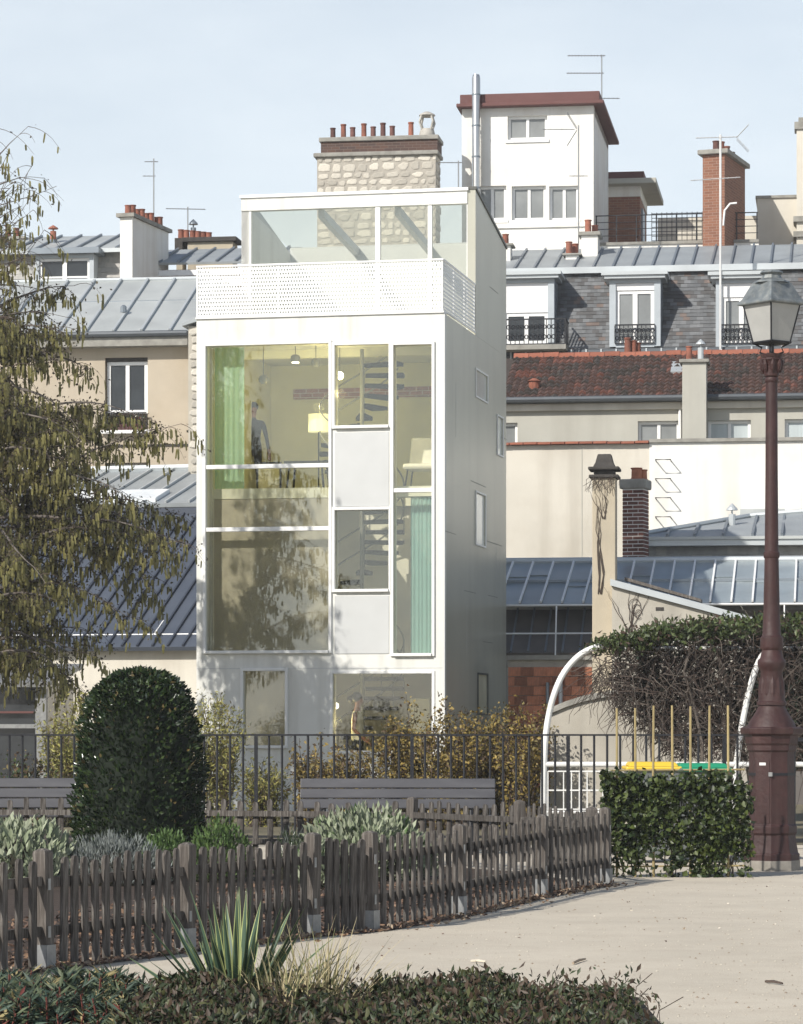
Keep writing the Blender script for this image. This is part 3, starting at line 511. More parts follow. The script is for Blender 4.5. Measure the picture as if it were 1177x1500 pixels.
def body(arm_l, arm_r, w=1.0):          # facing +x; joints in metres
    J = dict(pelvis=(0,0,0.92,0.115*w,0.14*w), waist=(0,0,1.06,0.095*w,0.115*w), chest=(0.0,0,1.24,0.105*w,0.14*w), neckb=(-0.01,0,1.40,0.06,0.09), neck=(0.0,0,1.46,0.045), head0=(0.015,0,1.52,0.055,0.055), head1=(0.02,0,1.58,0.085,0.075), head2=(0.0,0,1.635,0.075,0.07), nose=(0.105,0,1.565,0.014),
        sl=(0,0.16*w,1.37,0.05), sr=(0,-0.16*w,1.37,0.05), hl=(0,0.085,0.86,0.085), hr=(0,-0.085,0.86,0.085), kl=(0.02,0.095,0.47,0.055), kr=(0.02,-0.095,0.47,0.055), al=(0,0.1,0.08,0.036), ar=(0,-0.1,0.08,0.036), fl=(0.14,0.11,0.03,0.028), fr=(0.14,-0.11,0.03,0.028))
    E = [('pelvis','waist'),('waist','chest'),('chest','neckb'),('neckb','neck'),('neck','head0'),('head0','head1'),('head1','head2'),('head1','nose'),('chest','sl'),('chest','sr'),('pelvis','hl'),('pelvis','hr'),('hl','kl'),('hr','kr'),('kl','al'),('kr','ar'),('al','fl'),('ar','fr')]
    for s, (el, wr, ha), root in (('L',arm_l,'sl'),('R',arm_r,'sr')):
        J['e'+s] = (*el,0.037); J['w'+s] = (*wr,0.026); J['h'+s] = (*ha,0.030); E += [(root,'e'+s),('e'+s,'w'+s),('w'+s,'h'+s)]
        d = (Vector(ha)-Vector(wr)).normalized(); n = d.cross(Vector((0,1,0.3))).normalized(); sd = d.cross(n)
        for q, (off, ln) in enumerate(((-0.024,0.06),(-0.008,0.075),(0.008,0.07),(0.024,0.055))):
            b0 = Vector(ha)+sd*off+d*0.03; b1 = b0+d*ln*0.6; b2 = b1+(d*0.8+n*0.4)*ln*0.5
            J['f%d%s'%(q,s)] = (*b0,0.010); J['g%d%s'%(q,s)] = (*b1,0.009); J['i%d%s'%(q,s)] = (*b2,0.008); E += [('h'+s,'f%d%s'%(q,s)),('f%d%s'%(q,s),'g%d%s'%(q,s)),('g%d%s'%(q,s),'i%d%s'%(q,s))]
        t0 = Vector(wr)+d*0.03+n*0.035; J['t'+s] = (*t0,0.011); t1 = t0+d*0.045+n*0.015; J['u'+s] = (*t1,0.009); E += [('w'+s,'t'+s),('t'+s,'u'+s)]
    return J, E
J, E = body(((-0.03,0.22,1.10),(0.10,0.21,0.90),(0.17,0.20,0.85)), ((-0.02,-0.21,1.10),(0.16,-0.19,0.93),(0.23,-0.18,0.88)), 1.05)
person('person', 'person in cream sleeveless top with dark hair in a bun behind ground floor glass', FT.x(524,0.44), 0.44, 0.302, 0, J, E,
       [('cloth_cream', lambda c: 0.9 < c.z < 1.40 and abs(c.y) < 0.178), ('cloth_black', lambda c: c.z <= 0.93 and abs(c.y) < 0.165 and c.x < 0.14)], [((-0.015,0,1.63),0.098,0.95), ((-0.12,0,1.60),0.058,1.0)])
J, E = body(((-0.02,0.25,1.10),(0.02,0.28,0.86),(0.04,0.28,0.78)), ((-0.02,-0.25,1.10),(0.04,-0.28,0.86),(0.06,-0.28,0.78)), 1.08)
person('person', 'person in dark clothes standing beside the green curtain on the upper floor', FT.x(371,2.9), 2.9, Z2+0.001, -60, J, E,
       [('cloth_dark', lambda c: 0.9 < c.z < 1.43), ('cloth_black', lambda c: c.z <= 0.93 and abs(c.y) < 0.2)], [((-0.012,0,1.635),0.097,0.95)])
# ================================================================ buildings behind
def tiles(x0, x1, v0, z0, v1, z1, tw, tl, nm, wts, hump=0.0, thick=0.02, jit=0.15, stag=True, miss=0.0):
    m = MB(); L = math.hypot(v1-v0, z1-z0); rows = max(1, round(L/tl)); cols = max(1, round((x1-x0)/tw)); tw = (x1-x0)/cols
    dv, dz = (v1-v0)/rows, (z1-z0)/rows; n = Vector((0,-(z1-z0),(v1-v0))).normalized(); patch = {}
    for r in range(rows):
        for c in range(-1 if (stag and r%2) else 0, cols):
            a = x0+c*tw+(tw/2 if (stag and r%2) else 0); b = a+tw*0.985; a = max(a,x0); b = min(b,x1)
            if b-a < tw*0.2: continue
            k = patch.setdefault((r//2, c//4), random.random()); mi = random.choices(range(nm), wts)[0]
            if k > 0.93 and nm > 2 and random.random() < 0.8: mi = 2
            o = Vector((0, v0+r*dv, z0+r*dz)); lift = n*(thick*(1+random.uniform(-jit,jit)*2)); top = Vector((0,dv,dz))*1.02+n*0.003
            mid = (a+b)/2; hp = n*hump
            vs = [Vector((a,0,0))+o+lift, Vector((mid,0,0))+o+lift+hp, Vector((b,0,0))+o+lift, Vector((a,0,0))+o+top, Vector((mid,0,0))+o+top+hp, Vector((b,0,0))+o+top, Vector((a,0,0))+o, Vector((b,0,0))+o]
            m.add(vs, [(0,1,4,3),(1,2,5,4),(6,7,2,1,0)], mi)
    return m
def pot(root, x, y, z, h, r, m='terracotta', n=12):
    return B('chimney_pot', MB().lathe([(r*0.92,0),(r,h*0.08),(r*0.86,h*0.12),(r*0.80,h*0.88),(r*0.95,h*0.92),(r*0.95,h),(r*0.75,h),(r*0.72,h*0.6)], n, (x,y,z)), m, root, smooth='auto')
def cowl(root, x, y, z, h, r, m='zinc_light'):
    return B('flue_cowl', MB().lathe([(r,0),(r,h*0.6)], 10, (x,y,z)).lathe([(r*0.25,h*0.6),(r*0.25,h*0.75)], 8, (x,y,z)).lathe([(r*1.7,h*0.75),(r*1.5,h*0.82),(0.01,h)], 12, (x,y,z)), m, root)
def seams(root, fr, pxs, ve, pe, vr, pr, m, w=0.045, h=0.05, name='roof_seam', dx=0.0):   # standing seams running up a slope, from pixel columns at the eave
    for p in pxs:
        x = fr.x(p, ve); a = Vector((x,ve,fr.z(p,pe,ve)+h/2)); b = Vector((x+dx,vr,fr.z(p,pr,vr)+h/2)); B(name, MB().bar(a,b,w,h), m, root)
def roofplane(fr, pl, pr_, ve, pe, vr, prg, t=0.06, ref=None):
    ref = ref or (pl+pr_)/2; a, b = fr.x(pl,ve), fr.x(pr_,ve); ze, zr = fr.z(ref,pe,ve), fr.z(ref,prg,vr)
    return MB().slab((a,ve,ze),(b,ve,ze),(b,vr,zr),(a,vr,zr),t), a, b, ze, zr
def antenna(label, base, h, booms, lean=(0,0), extra=None, m='antenna', r=0.018, group=None):
    t = T('roof_antenna', label, 'antenna', base, group); base = Vector(base); top = base+Vector((lean[0],lean[1],h))
    B('mast', MB().tube([base,top], r, 6), m, t)
    for (zf, x0, x1, n, el, tilt) in booms:
        c = base.lerp(top, zf); mb = MB(); a = c+Vector((x0,0,0)); b = c+Vector((x1,0,tilt)); mb.tube([a,b], 0.011, 4)
        for i in range(n):
            p = a.lerp(b, (i+0.5)/n); mb.tube([p-Vector((0,el,0)),p+Vector((0,el,0))], 0.006, 4); 
        bo = B('boom', mb, m, t)
    if extra:
        for (zf, x, w, hh) in extra:          # corner reflector grid
            c = base.lerp(top, zf)+Vector((x,0,0)); mb = MB()
            for s in (-1,1):
                for k in range(5): mb.tube([c+Vector((w*k/4,-0.12,s*(0.03+hh*k/4))), c+Vector((w*k/4,0.12,s*(0.03+hh*k/4)))], 0.006, 4)
                for q in (-0.12,0.0,0.12): mb.tube([c+Vector((0,q,s*0.03)), c+Vector((w,q,s*(0.03+hh)))], 0.006, 4)
            B('reflector', mb, m, t)
    return t
# ---- stone chimney stack behind the tower
KS = 83.0/62.0; FS = Fr(640, 83.0, 8); xs0, xs1 = FS.x(463), 0.0; zt = FS.z(550,228)
sc = FS.thing('stone_chimney', 'broad rubble stone chimney stack with a row of dark pots behind the glazed house', 'chimney')
B('core', MB().box(xs0+0.03,xs1-0.03,0.03,0.92,0,zt), 'mortar', sc)
stone_me = []
for k in range(7):
    n = random.randint(6,8); base = []
    for i in range(n):
        a = 2*math.pi*(i+random.uniform(-0.25,0.25))/n; c_, s_ = math.cos(a), math.sin(a); q = max(abs(c_),abs(s_)); f_ = 0.5/(q**0.75)*random.uniform(0.9,1.0); base.append((c_*f_, s_*f_))
    vs = [(x,0.0,z) for x, z in base]+[(x*0.95,-0.7,z*0.95) for x, z in base]+[(x*0.72,-1.0+random.uniform(-0.15,0.1),z*0.72) for x, z in base]
    fs = [(i,(i+1)%n,n+(i+1)%n,n+i) for i in range(n)]+[(n+i,n+(i+1)%n,2*n+(i+1)%n,2*n+i) for i in range(n)]+[tuple(range(2*n,3*n))]
    mb = MB().add(vs, fs); stone_me.append(mesh_of('stone', mb, 'stone'))
z = FS.z(550,425)
while z < zt-0.1:
    h = random.uniform(0.15,0.27); x = xs0+0.02
    while x < xs1-0.08:
        w = random.uniform(0.16,0.46); w = min(w, xs1-0.01-x)
        inst(random.choice(stone_me), 'stone', sc, (x+w/2, 0.032, z+h/2+random.uniform(-0.02,0.02)), (0,random.uniform(-0.09,0.09),0), (w*random.uniform(0.86,0.97),0.02,h*random.uniform(0.82,0.95))); x += w+0.008
    z += h+0.008
    w = 0.0; y = 0.06
    while y < 0.85:
        w = random.uniform(0.15,0.28); inst(random.choice(stone_me), 'stone', sc, (xs1-0.032, y+w/2, z-h/2), (0,0,R(90)), (w*0.95,0.02,h*0.92)); y += w+0.008
B('corbel_slab', MB().box(xs0-0.06,xs1+0.05,-0.07,1.0,zt,zt+0.11), 'stone_slab', sc, bevel=0.02)
zc = zt+0.11; zc2 = FS.z(550,206); B('brick_course', MB().box(xs0+0.14,xs1+0.02,-0.01,0.94,zc,zc2), 'brick_brown_far', sc); B('top_slab', MB().box(xs0+0.09,xs1+0.06,-0.07,1.0,zc2,zc2+0.12), 'stone_slab', sc, bevel=0.02)
for i, (p, tp) in enumerate(((488,189),(503,183),(517,188),(533,182),(547,187),(561,181),(575,186),(602,180))):
    x, z = FS.xz(p,tp,0.3); pot(sc, x, 0.3+0.05*(i%2), zc2+0.12, z-zc2-0.09, 0.085, 'soot_pot' if i in (0,2,4,5,6) else 'terracotta')
x = FS.x(626,0.35); zq = zc2+0.12
B('ceramic_cowl', MB().lathe([(0.16*KS,0),(0.17*KS,0.04*KS),(0.15*KS,0.12*KS),(0.135*KS,0.17*KS)], 14, (x,0.35,zq)), 'cowl_grey', sc, smooth='auto'); B('cowl_lid', MB().lathe([(0.13*KS,0.42*KS),(0.17*KS,0.44*KS),(0.15*KS,0.47*KS),(0.05*KS,0.52*KS)], 14, (x,0.35,zq)), 'cowl_grey', sc, smooth='auto')
for k in range(4): a = R(45+90*k); B('cowl_arm', MB().tube([(x+0.13*KS*math.cos(a),0.35+0.13*KS*math.sin(a),zq+0.16*KS),(x+0.19*KS*math.cos(a),0.35+0.19*KS*math.sin(a),zq+0.3*KS),(x+0.14*KS*math.cos(a),0.35+0.14*KS*math.sin(a),zq+0.43*KS)], 0.034, 5), 'cowl_grey', sc)
# ---- white apartment block with brown cornice
FW = Fr(870, 84.0, 8); wb = FW.thing('apartment_block', 'tall plain white block with brown cornice and pairs of white windows', 'building')
x0 = FW.x(677); zt = FW.z(770,157); D = 5.6
hol = [FW.rect(r) for r in ((744,802,169,204), (700,742,272,322), (750,800,272,322), (805,848,272,322))]
B('wall', MB().wall(x0,0,0,zt,0,0.3,hol), 'render_white', wb); B('wall', MB().box(-0.3,0,0.302,D,0,zt), 'render_white', wb); B('wall', MB().box(x0,x0+0.3,0.302,D,0,zt), 'render_white', wb); B('wall', MB().box(x0+0.3,-0.3,D-0.3,D,0,zt), 'render_white', wb)
B('roof', MB().box(x0,0,0.302,D,zt-0.2,zt-0.002), 'cornice_brown', wb)
B('cornice', MB().box(x0-0.12,0.3,-0.3,D+0.2,zt,zt+0.10), 'cornice_brown', wb, bevel=0.02); B('cornice', MB().box(x0-0.03,0.18,-0.2,D+0.1,zt+0.102,zt+0.36), 'cornice_brown', wb, bevel=0.02)
for r in hol: window(wb, *r, 0.12, gm='pane_grey', fw=0.075, sill=0.16)
B('string_course', MB().box(x0+0.35,-0.15,-0.05,-0.002,FW.z(775,332)-0.03,FW.z(775,328)+0.03), 'render_white', wb)
fx = FW.x(700); B('flue', MB().lathe([(0.115,0),(0.115,FW.z(700,118)-FW.z(700,330)),(0.09,FW.z(700,113)-FW.z(700,330))], 14, (fx,-0.35,FW.z(700,330))), 'steel', wb, smooth='auto')
for k in range(5): B('flue_band', MB().lathe([(0.122,0),(0.122,0.05)], 14, (fx,-0.35,FW.z(700,325)+k*0.85)), 'zinc_dark', wb)
for k in (1, 3): B('flue_bracket', MB().box(fx-0.03,fx+0.03,-0.25,-0.002,FW.z(700,325)+k*0.85,FW.z(700,325)+k*0.85+0.04), 'steel', wb)
antenna('tall rake antenna with two toothed booms on the brown corniced roof', FW.world(FW.x(882,1.5),1.5,zt+0.36), 1.35, [(0.98,-0.95,0.1,12,0.12,0.0),(0.62,-0.98,0.06,12,0.12,0.0),(0.1,-0.1,0.5,5,0.1,0)])
# ---- brick roof hut with overhanging roof, beyond
FP = Fr(938, 90.0, 8); hb = FP.thing('roof_hut', 'small red brick rooftop hut with wide overhanging flat roof', 'building')
zt = FP.z(915,288); x0 = FP.x(885); B('wall', MB().box(x0,0,0,3.2,0,zt), 'brick_red_far', hb); B('wall_band', MB().box(x0,0.02,-0.02,3.22,zt+0.001,FP.z(915,273)), 'render_white', hb)
zz = FP.z(915,273); B('roof', MB().box(x0-0.1,0.5,-0.5,3.5,zz+0.001,zz+0.16), 'render_grey', hb, bevel=0.02); B('roof_upstand', MB().box(x0,0.12,-0.1,3.0,zz+0.162,zz+0.42), 'cornice_brown', hb); B('door', MB().box(0.002,0.05,0.6,1.6,FP.z(930,358),FP.z(930,300)), 'zinc_dark', hb)
# ---- right rear: cream wall, tall brick chimney, edge chimney
FC = Fr(1110, 86.0, 8); cb = FC.thing('rear_building', 'cream rendered rear building with stepped top beyond the slate roof', 'building')
B('wall', MB().box(0,6.5,0,3,0,FC.z(1140,290)), 'render_cream', cb); B('coping', MB().box(-0.05,6.55,-0.05,3.05,FC.z(1140,290)+0.001,FC.z(1140,286)), 'stone_slab', cb); x = FC.x(1168)
B('wall', MB().box(FC.x(957)+0.1,-0.002,0.6,2.6,0,FC.z(1040,312)), 'render_cream', cb)
ec = FC.thing('edge_chimney', 'stepped cream chimney stack rising above the cream rear wall', 'chimney', x, -0.6); zc = FC.z(1175,195)
B('stack', MB().box(0,1.2,0,0.6,0,zc), 'render_cream', ec); B('cap', MB().box(-0.06,1.26,-0.06,0.66,zc+0.001,zc+0.2), 'stone_slab', ec); B('cap', MB().box(0.05,1.1,0.05,0.55,zc+0.202,zc+0.34), 'stone_slab', ec)
for k in range(2): B('string_band', MB().box(-0.09,1.29,-0.09,0.69,FC.z(1175,330+k*22),FC.z(1175,322+k*22)), 'stone_slab', ec)
FB = Fr(1062, 83.0, 20); bc = FB.thing('brick_chimney', 'tall orange brick chimney stack with concrete cap and four pots on the roofs', 'chimney')
x0 = FB.x(1030); zt = FB.z(1046,226); yb = FB.yz(1092,300)[0]; B('stack', MB().box(x0,0,0,yb,FB.z(1046,362)-2,zt), 'brick_red_far', bc); B('cap', MB().box(x0-0.12,0.12,-0.12,yb+0.12,zt+0.001,zt+0.13), 'stone_slab', bc, bevel=0.02)
for k, (yy, h, mm) in enumerate(((0.25,0.28,'soot_pot'),(0.75,0.36,'terracotta'),(1.3,0.34,'terracotta'),(1.8,0.28,'soot_pot'))): pot(bc, x0*0.5, yy*yb/2.1, zt+0.131, h, 0.11, mm)
# ---- slate mansard building with dormers
FM = Fr(742, 78.0, 8); mb_ = FM.thing('mansard_building', 'long slate mansard roofed building with white dormer windows', 'building')
xl, xr = FM.x(700), FM.x(1290); ze = FM.z(960,514); zk = FM.z(960,394,1.15); zr = FM.z(960,362,4.6)
B('wall', MB().box(xl,xr,0.35,6.0,0,ze-0.05), 'render_grey', mb_)
B('slate_bed', MB().prism([(xl,0.03,ze),(xl,1.15,zk-0.03),(xl,6.0,zk-0.03),(xl,6.0,ze)], (xr-xl,0,0)), 'slate_c', mb_)
B('slates', tiles(FM.x(735),xr,0.0,ze,1.13,zk-0.02,0.17,0.115,4,[5,3,3,0.5],thick=0.016), ['slate_a','slate_b','slate_c','slate_d'], mb_, recalc=False, kind='stuff')
B('roof', MB().slab((xl,1.0,zk),(xr,1.0,zk),(xr,4.6,zr),(xl,4.6,zr),0.06), 'zinc', mb_); B('roof', MB().slab((xl,4.605,zr),(xr,4.605,zr),(xr,6.4,zr-0.4),(xl,6.4,zr-0.4),0.06), 'zinc', mb_)
B('roof_edge', MB().box(xl,xr,0.92,1.0,zk-0.10,zk+0.06), 'zinc_light', mb_)
for p in range(752, 1260, 29): a = FM.x(p,1.0); B('roof_seam', MB().bar((a,1.0,zk+0.03),(a,4.6,zr+0.03),0.05,0.05), 'zinc_dark', mb_)
B('gutter', MB().tube([(xl,-0.1,ze-0.03),(xr,-0.1,ze-0.03)], 0.10, 8), 'gutter', mb_); me = mesh_of('gutter_strap', MB().box(-0.02,0.02,-0.21,0.01,-0.14,0.08), 'zinc_light')
for p in range(750,1180,22): inst(me, 'gutter_strap', mb_, (FM.x(p),0,ze-0.03))
B('eave_board', MB().box(xl,xr,0.0,0.3,ze-0.34,ze-0.14), 'white_paint', mb_)
def rail_orn(parent, x0, x1, y, z0, z1):
    m = MB(); m.box(x0,x1,y,y+0.03,z1-0.035,z1).box(x0,x1,y,y+0.03,z0,z0+0.03); n = max(4,int((x1-x0)/0.11))
    for i in range(n+1): x = x0+(x1-x0)*i/n; m.box(x-0.01,x+0.01,y+0.005,y+0.025,z0+0.03,z1-0.035)
    for i in range(n):
        x = x0+(x1-x0)*(i+0.5)/n; r = (x1-x0)/n*0.36
        for q in (0.3,0.68): m.tube([(x+r*math.cos(a),y+0.015,z0+(z1-z0)*q+r*1.3*math.sin(a)) for a in np.linspace(0,2*math.pi,8)], 0.012, 4)
    return B('railing', m, 'iron_black', parent)
def dormer(p0, p1, pt, pb, shutter=0.0, balcony=False):
    x0, x1 = FM.x(p0,-0.1), FM.x(p1,-0.1); pm = (p0+p1)/2; z0, z1 = FM.z(pm,pb,-0.1), FM.z(pm,pt,-0.1); y = -0.06; j = 0.16
    d = B('dormer', MB().box(x0,x0+j,y,1.3,z0,z1).box(x1-j,x1,y,1.3,z0,z1).box(x0+j,x1-j,y,1.3,z1-0.10,z1).box(x0+j,x1-j,y,0.6,z0-0.02,z0+0.06), 'grey_blue_paint', mb_)
    B('dormer_roof', MB().box(x0-0.12,x1+0.12,y-0.16,1.6,z1+0.001,z1+0.08).box(x0-0.19,x1+0.19,y-0.22,1.7,z1+0.081,z1+0.17), 'zinc_light', d)
    B('cheek', MB().prism([(x1+0.001,0.05,z0),(x1+0.001,1.6,z1-0.01),(x1+0.001,0.05,z1-0.01)], (0.012,0,0)), 'zinc_dark', d)
    zs = z1-0.10-shutter; w0, w1 = x0+j, x1-j
    if shutter: B('shutter', MB().box(w0,w1,y+0.05,y+0.10,zs,z1-0.10), 'shutter_white', d)
    f = 0.09; m = MB().box(w0,w0+f,y+0.08,y+0.14,z0+0.06,zs-0.001).box(w1-f,w1,y+0.08,y+0.14,z0+0.06,zs-0.001).box(w0+f,w1-f,y+0.08,y+0.14,zs-f,zs-0.001).box(w0+f,w1-f,y+0.08,y+0.14,z0+0.06,z0+0.06+f); c = (w0+w1)/2; m.box(c-0.06,c+0.06,y+0.075,y+0.14,z0+0.06+f,zs-f)
    B('window_frame', m, 'white_paint', d)
    for a, b in ((w0+f,c-0.06),(c+0.06,w1-f)): B('pane', MB().box(a,b,y+0.11,y+0.12,z0+0.06+f,zs-f), 'pane_dark' if balcony else 'pane_grey', d)
    if not balcony: rail_orn(d, w0-0.02, w1+0.02, y-0.05, z0+0.06, z0+0.56)
    return d, z0
dormer(893,968,408,507,0.18); dormer(1049,1124,408,507,0.35); d, z0 = dormer(730,812,408,507,0.75,True)
xb0, xb1 = FM.x(720), FM.x(833); B('balcony_slab', MB().box(xb0,xb1,-0.75,0.3,z0-0.16,z0-0.04), 'stone_slab', d); rail_orn(d, xb0, xb1-0.03, -0.72, z0-0.04, z0+0.62); m = MB(); m.box(xb1-0.03,xb1,-0.72,0.2,z0+0.585,z0+0.62)
for k in range(7): m.box(xb1-0.03,xb1,-0.72+k*0.13,-0.70+k*0.13,z0-0.04,z0+0.585)
B('railing', m, 'iron_black', d)
antenna('tall white mast antenna with two long booms rising from the slate roof gutter', FM.world(FM.x(1056,-0.3),-0.3,ze-0.1), FM.z(1057,197,-0.3)-ze+0.1, [(0.985,-0.62,0.45,12,0.1,0.03),(0.79,-0.75,0.5,6,0.12,0.08)], extra=[(0.985,0.42,0.28,0.3)], m='antenna_white', r=0.03)
m = MB().tube([FM.world(FM.x(p,v),v,FM.z(p,q,v)) for p, q, v in ((1057,512,-0.3),(1066,528,-0.6),(1085,543,-1.0),(1108,551,-1.4),(1130,553,-1.6),(1180,548,-1.6))], 0.025, 5); single('loose_cable', m, 'antenna_white', 'thick white cable sagging over the red tiled roof', 'cable', FM.world(FM.x(1057,-0.3),-0.3,FM.z(1057,512,-0.3)))
m = MB().tube([FM.world(FM.x(p,-0.25),-0.25,FM.z(p,q,-0.25)) for p, q in ((1060,330),(1062,308),(1070,298),(1080,297))], 0.03, 5); single('bent_pipe', m, 'antenna_white', 'short bent white pipe fixed to the tall white mast', 'pipe', FM.world(FM.x(1060,-0.25),-0.25,FM.z(1060,330,-0.25)))
# roof-edge wall with railing behind the mansard, small chimneys on it
FK = Fr(880, 84.5, 8); pw = FK.thing('parapet_wall', 'low white parapet wall with dark iron railing on the roofs', 'wall'); x0, x1 = FK.x(872), FK.x(1112); zp = FK.z(1000,357)
B('wall', MB().box(x0,x1,0,0.3,0,zp), 'render_white', pw); B('coping', MB().box(x0,x1,-0.05,0.35,zp+0.001,zp+0.08), 'stone_slab', pw)
zt2 = FK.z(1000,312); m = MB()
for k in range(5): z = zp+0.1+(zt2-zp-0.1)*k/4; m.tube([(x0,0.15,z),(x1-0.02,0.15,z)], 0.016 if k == 4 else 0.011, 5)
B('rail', m, 'iron_black', pw); me = mesh_of('post', MB().box(-0.016,0.016,0.134,0.166,0,zt2-zp-0.08), 'iron_black'); 
for k in range(9): inst(me, 'post', pw, (x0+0.03+(x1-x0-0.08)*k/8,0,zp+0.08))
m = MB(); xa_, xb_ = FK.x(955), FK.x(1029)
for k in range(11): x = xa_+(xb_-xa_)*k/10; m.tube([(x,0.11,zp+0.09),(x,0.11,zt2+0.05)], 0.009, 4)
for k in range(7): z = zp+0.12+(zt2-zp-0.1)*k/6; m.tube([(xa_,0.11,z),(xb_,0.11,z)], 0.009, 4)
B('mesh_grid', m, 'iron_black', pw)
def small_stack(name, label, px0, px1, py_top, py_bot, Y, pots, m='render_white', deg=8, cap=0.1, d=0.7, pr=0.1):
    f = Fr(px0, Y, deg); t = f.thing(name, label, 'chimney'); x1 = f.x(px1); z1 = f.z(px0,py_top); z0 = f.z(px0,py_bot)
    B('stack', MB().box(0,x1,0,d,z0-0.5,z1), m, t); B('cap', MB().box(-0.08,x1+0.08,-0.08,d+0.08,z1+0.001,z1+cap), 'stone_slab', t, bevel=0.015)
    for (p, tp, y, mm) in pots:
        x, z = f.xz(p,tp,y); pot(t, x, y, z1+cap, max(0.12,z-z1-cap), pr, mm)
    return t
small_stack('chimney_stack', 'small white chimney stack with two tall red pots in front of the white block', 852, 876, 345, 385, 81.0, [(862,322,0.2,'terracotta'),(872,330,0.5,'terracotta')])
small_stack('chimney_stack', 'low chimney with two short red pots beside the white chimney stack', 829, 848, 374, 386, 80.6, [(834,354,0.15,'terracotta'),(843,357,0.4,'terracotta')], d=0.5, cap=0.05)
small_stack('chimney_stack', 'chimney with a single red pot just behind the glazed house roof', 735, 748, 360, 392, 80.8, [(741,343,0.2,'terracotta')], d=0.5, cap=0.06)
antenna('thin antenna with folded dipole grid standing before the white block', Fr(848,81.5,8).world(0,0,Fr(848,81.5,8).z(848,390)), 3.75, [(0.97,-0.95,-0.1,6,0.1,0.0),(0.64,-0.25,0.25,2,0.12,0.0)], extra=[(0.97,-0.05,-0.25,0.4)])
# ---- red tiled building
FR = Fr(742, 72.0, 8); tb_ = FR.thing('tiled_house', 'grey rendered house with weathered red tiled roof', 'house'); xl, xr = FR.x(690), FR.x(1290); ze = FR.z(960,582); zr = FR.z(960,521,2.9)
hol = [FR.rect(r) for r in ((934,995,615,652), (1037,1100,614,652), (1150,1212,612,652), (700,757,618,652))]
B('wall', MB().wall(xl,xr,0,ze-0.05,0.25,0.55,hol), 'render_grey', tb_)
for i, r in enumerate(hol): window(tb_, *r, 0.36, gm='pane_grey' if i in (0,3) else 'pane_curtain', fw=0.07)
B('cornice', MB().box(xl,xr,0.12,0.249,ze-0.26,ze-0.10), 'render_cream', tb_); B('gutter', MB().tube([(xl,-0.05,ze-0.02),(xr,-0.05,ze-0.02)], 0.075, 8), 'gutter', tb_)
B('roof_deck', MB().slab((xl,0.0,ze-0.01),(xr,0.0,ze-0.01),(xr,2.9,zr-0.01),(xl,2.9,zr-0.01),0.08), 'tile_d', tb_); B('roof_deck', MB().slab((xl,2.91,zr-0.01),(xr,2.91,zr-0.01),(xr,5.8,ze),(xl,5.8,ze),0.08), 'tile_b', tb_)
B('roof_tiles', tiles(FR.x(735),FR.x(1200),0.0,ze,2.88,zr,0.165,0.27,4,[6,4,0.9,4],hump=0.045,thick=0.045,jit=0.25,stag=False), ['tile_a','tile_b','tile_c','tile_d'], tb_, recalc=False, kind='stuff')
me = mesh_of('ridge_tile', MB().prism([(0,0.14*math.cos(a),0.13*math.sin(a)) for a in np.linspace(0,math.pi,7)], (0.36,0,0)), 'ridge_tile'); k = 0
while FR.x(735)+k*0.37 < FR.x(1200): inst(me, 'ridge_tile', tb_, (FR.x(735)+k*0.37,2.9,zr-0.01+random.uniform(-0.01,0.01)), (0,R(random.uniform(-1.5,1.5)),0)); k += 1
B('skylight', MB().slab((FR.x(983,1.6),1.5,FR.z(990,549,1.5)+0.08),(FR.x(1000,1.6),1.5,FR.z(990,549,1.5)+0.08),(FR.x(1000,1.6),2.3,FR.z(990,534,2.3)+0.08),(FR.x(983,1.6),2.3,FR.z(990,534,2.3)+0.08),0.1), 'zinc_light', tb_)
x, z = FR.xz(783,569,0.7); B('roof_vent', MB().lathe([(0.13,-0.05),(0.13,0.15),(0.17,0.17),(0.05,0.24)], 10, (x,0.7,z)), 'ridge_tile', tb_)
B('wall', MB().box(xl,xr,5.3,5.6,0,ze-0.05), 'render_grey', tb_)
B('downpipe', MB().tube([(FR.x(996),0.2,ze-0.1),(FR.x(996),0.2,FR.z(996,660))], 0.04, 6), 'white_paint', tb_)
f = Fr(1000, 70.9, 8); t = f.thing('chimney_stack', 'tall grey rendered chimney rising through the red tile eave', 'chimney'); x1 = f.x(1035); z1 = f.z(1017,531)
B('stack', MB().box(0,x1,0,0.7,0,z1), 'render_grey', t); B('cap', MB().box(-0.07,x1+0.07,-0.07,0.77,z1+0.001,z1+0.08), 'stone_slab', t, bevel=0.015); pot(t, f.x(1009), 0.35, z1+0.081, 0.34, 0.085); cowl(t, f.x(1026), 0.35, z1+0.081, 0.5, 0.07)
f = Fr(905, 74.9, 8); t = f.thing('chimney_stack', 'squat ridge chimney with a cluster of red pots on the tiled roof', 'chimney'); x1 = f.x(940); z1 = f.z(922,520)
B('stack', MB().box(0,x1,-0.2,0.4,z1-0.8,z1-0.05), 'stone_slab', t); B('cap', MB().box(-0.05,x1+0.05,-0.25,0.45,z1-0.049,z1+0.02), 'stone_slab', t)
for k, (p, h, y) in enumerate(((920,0.40,0.0),(928,0.34,0.1),(934,0.30,0.2))): pot(t, f.x(p), y, z1+0.021, h, 0.095)
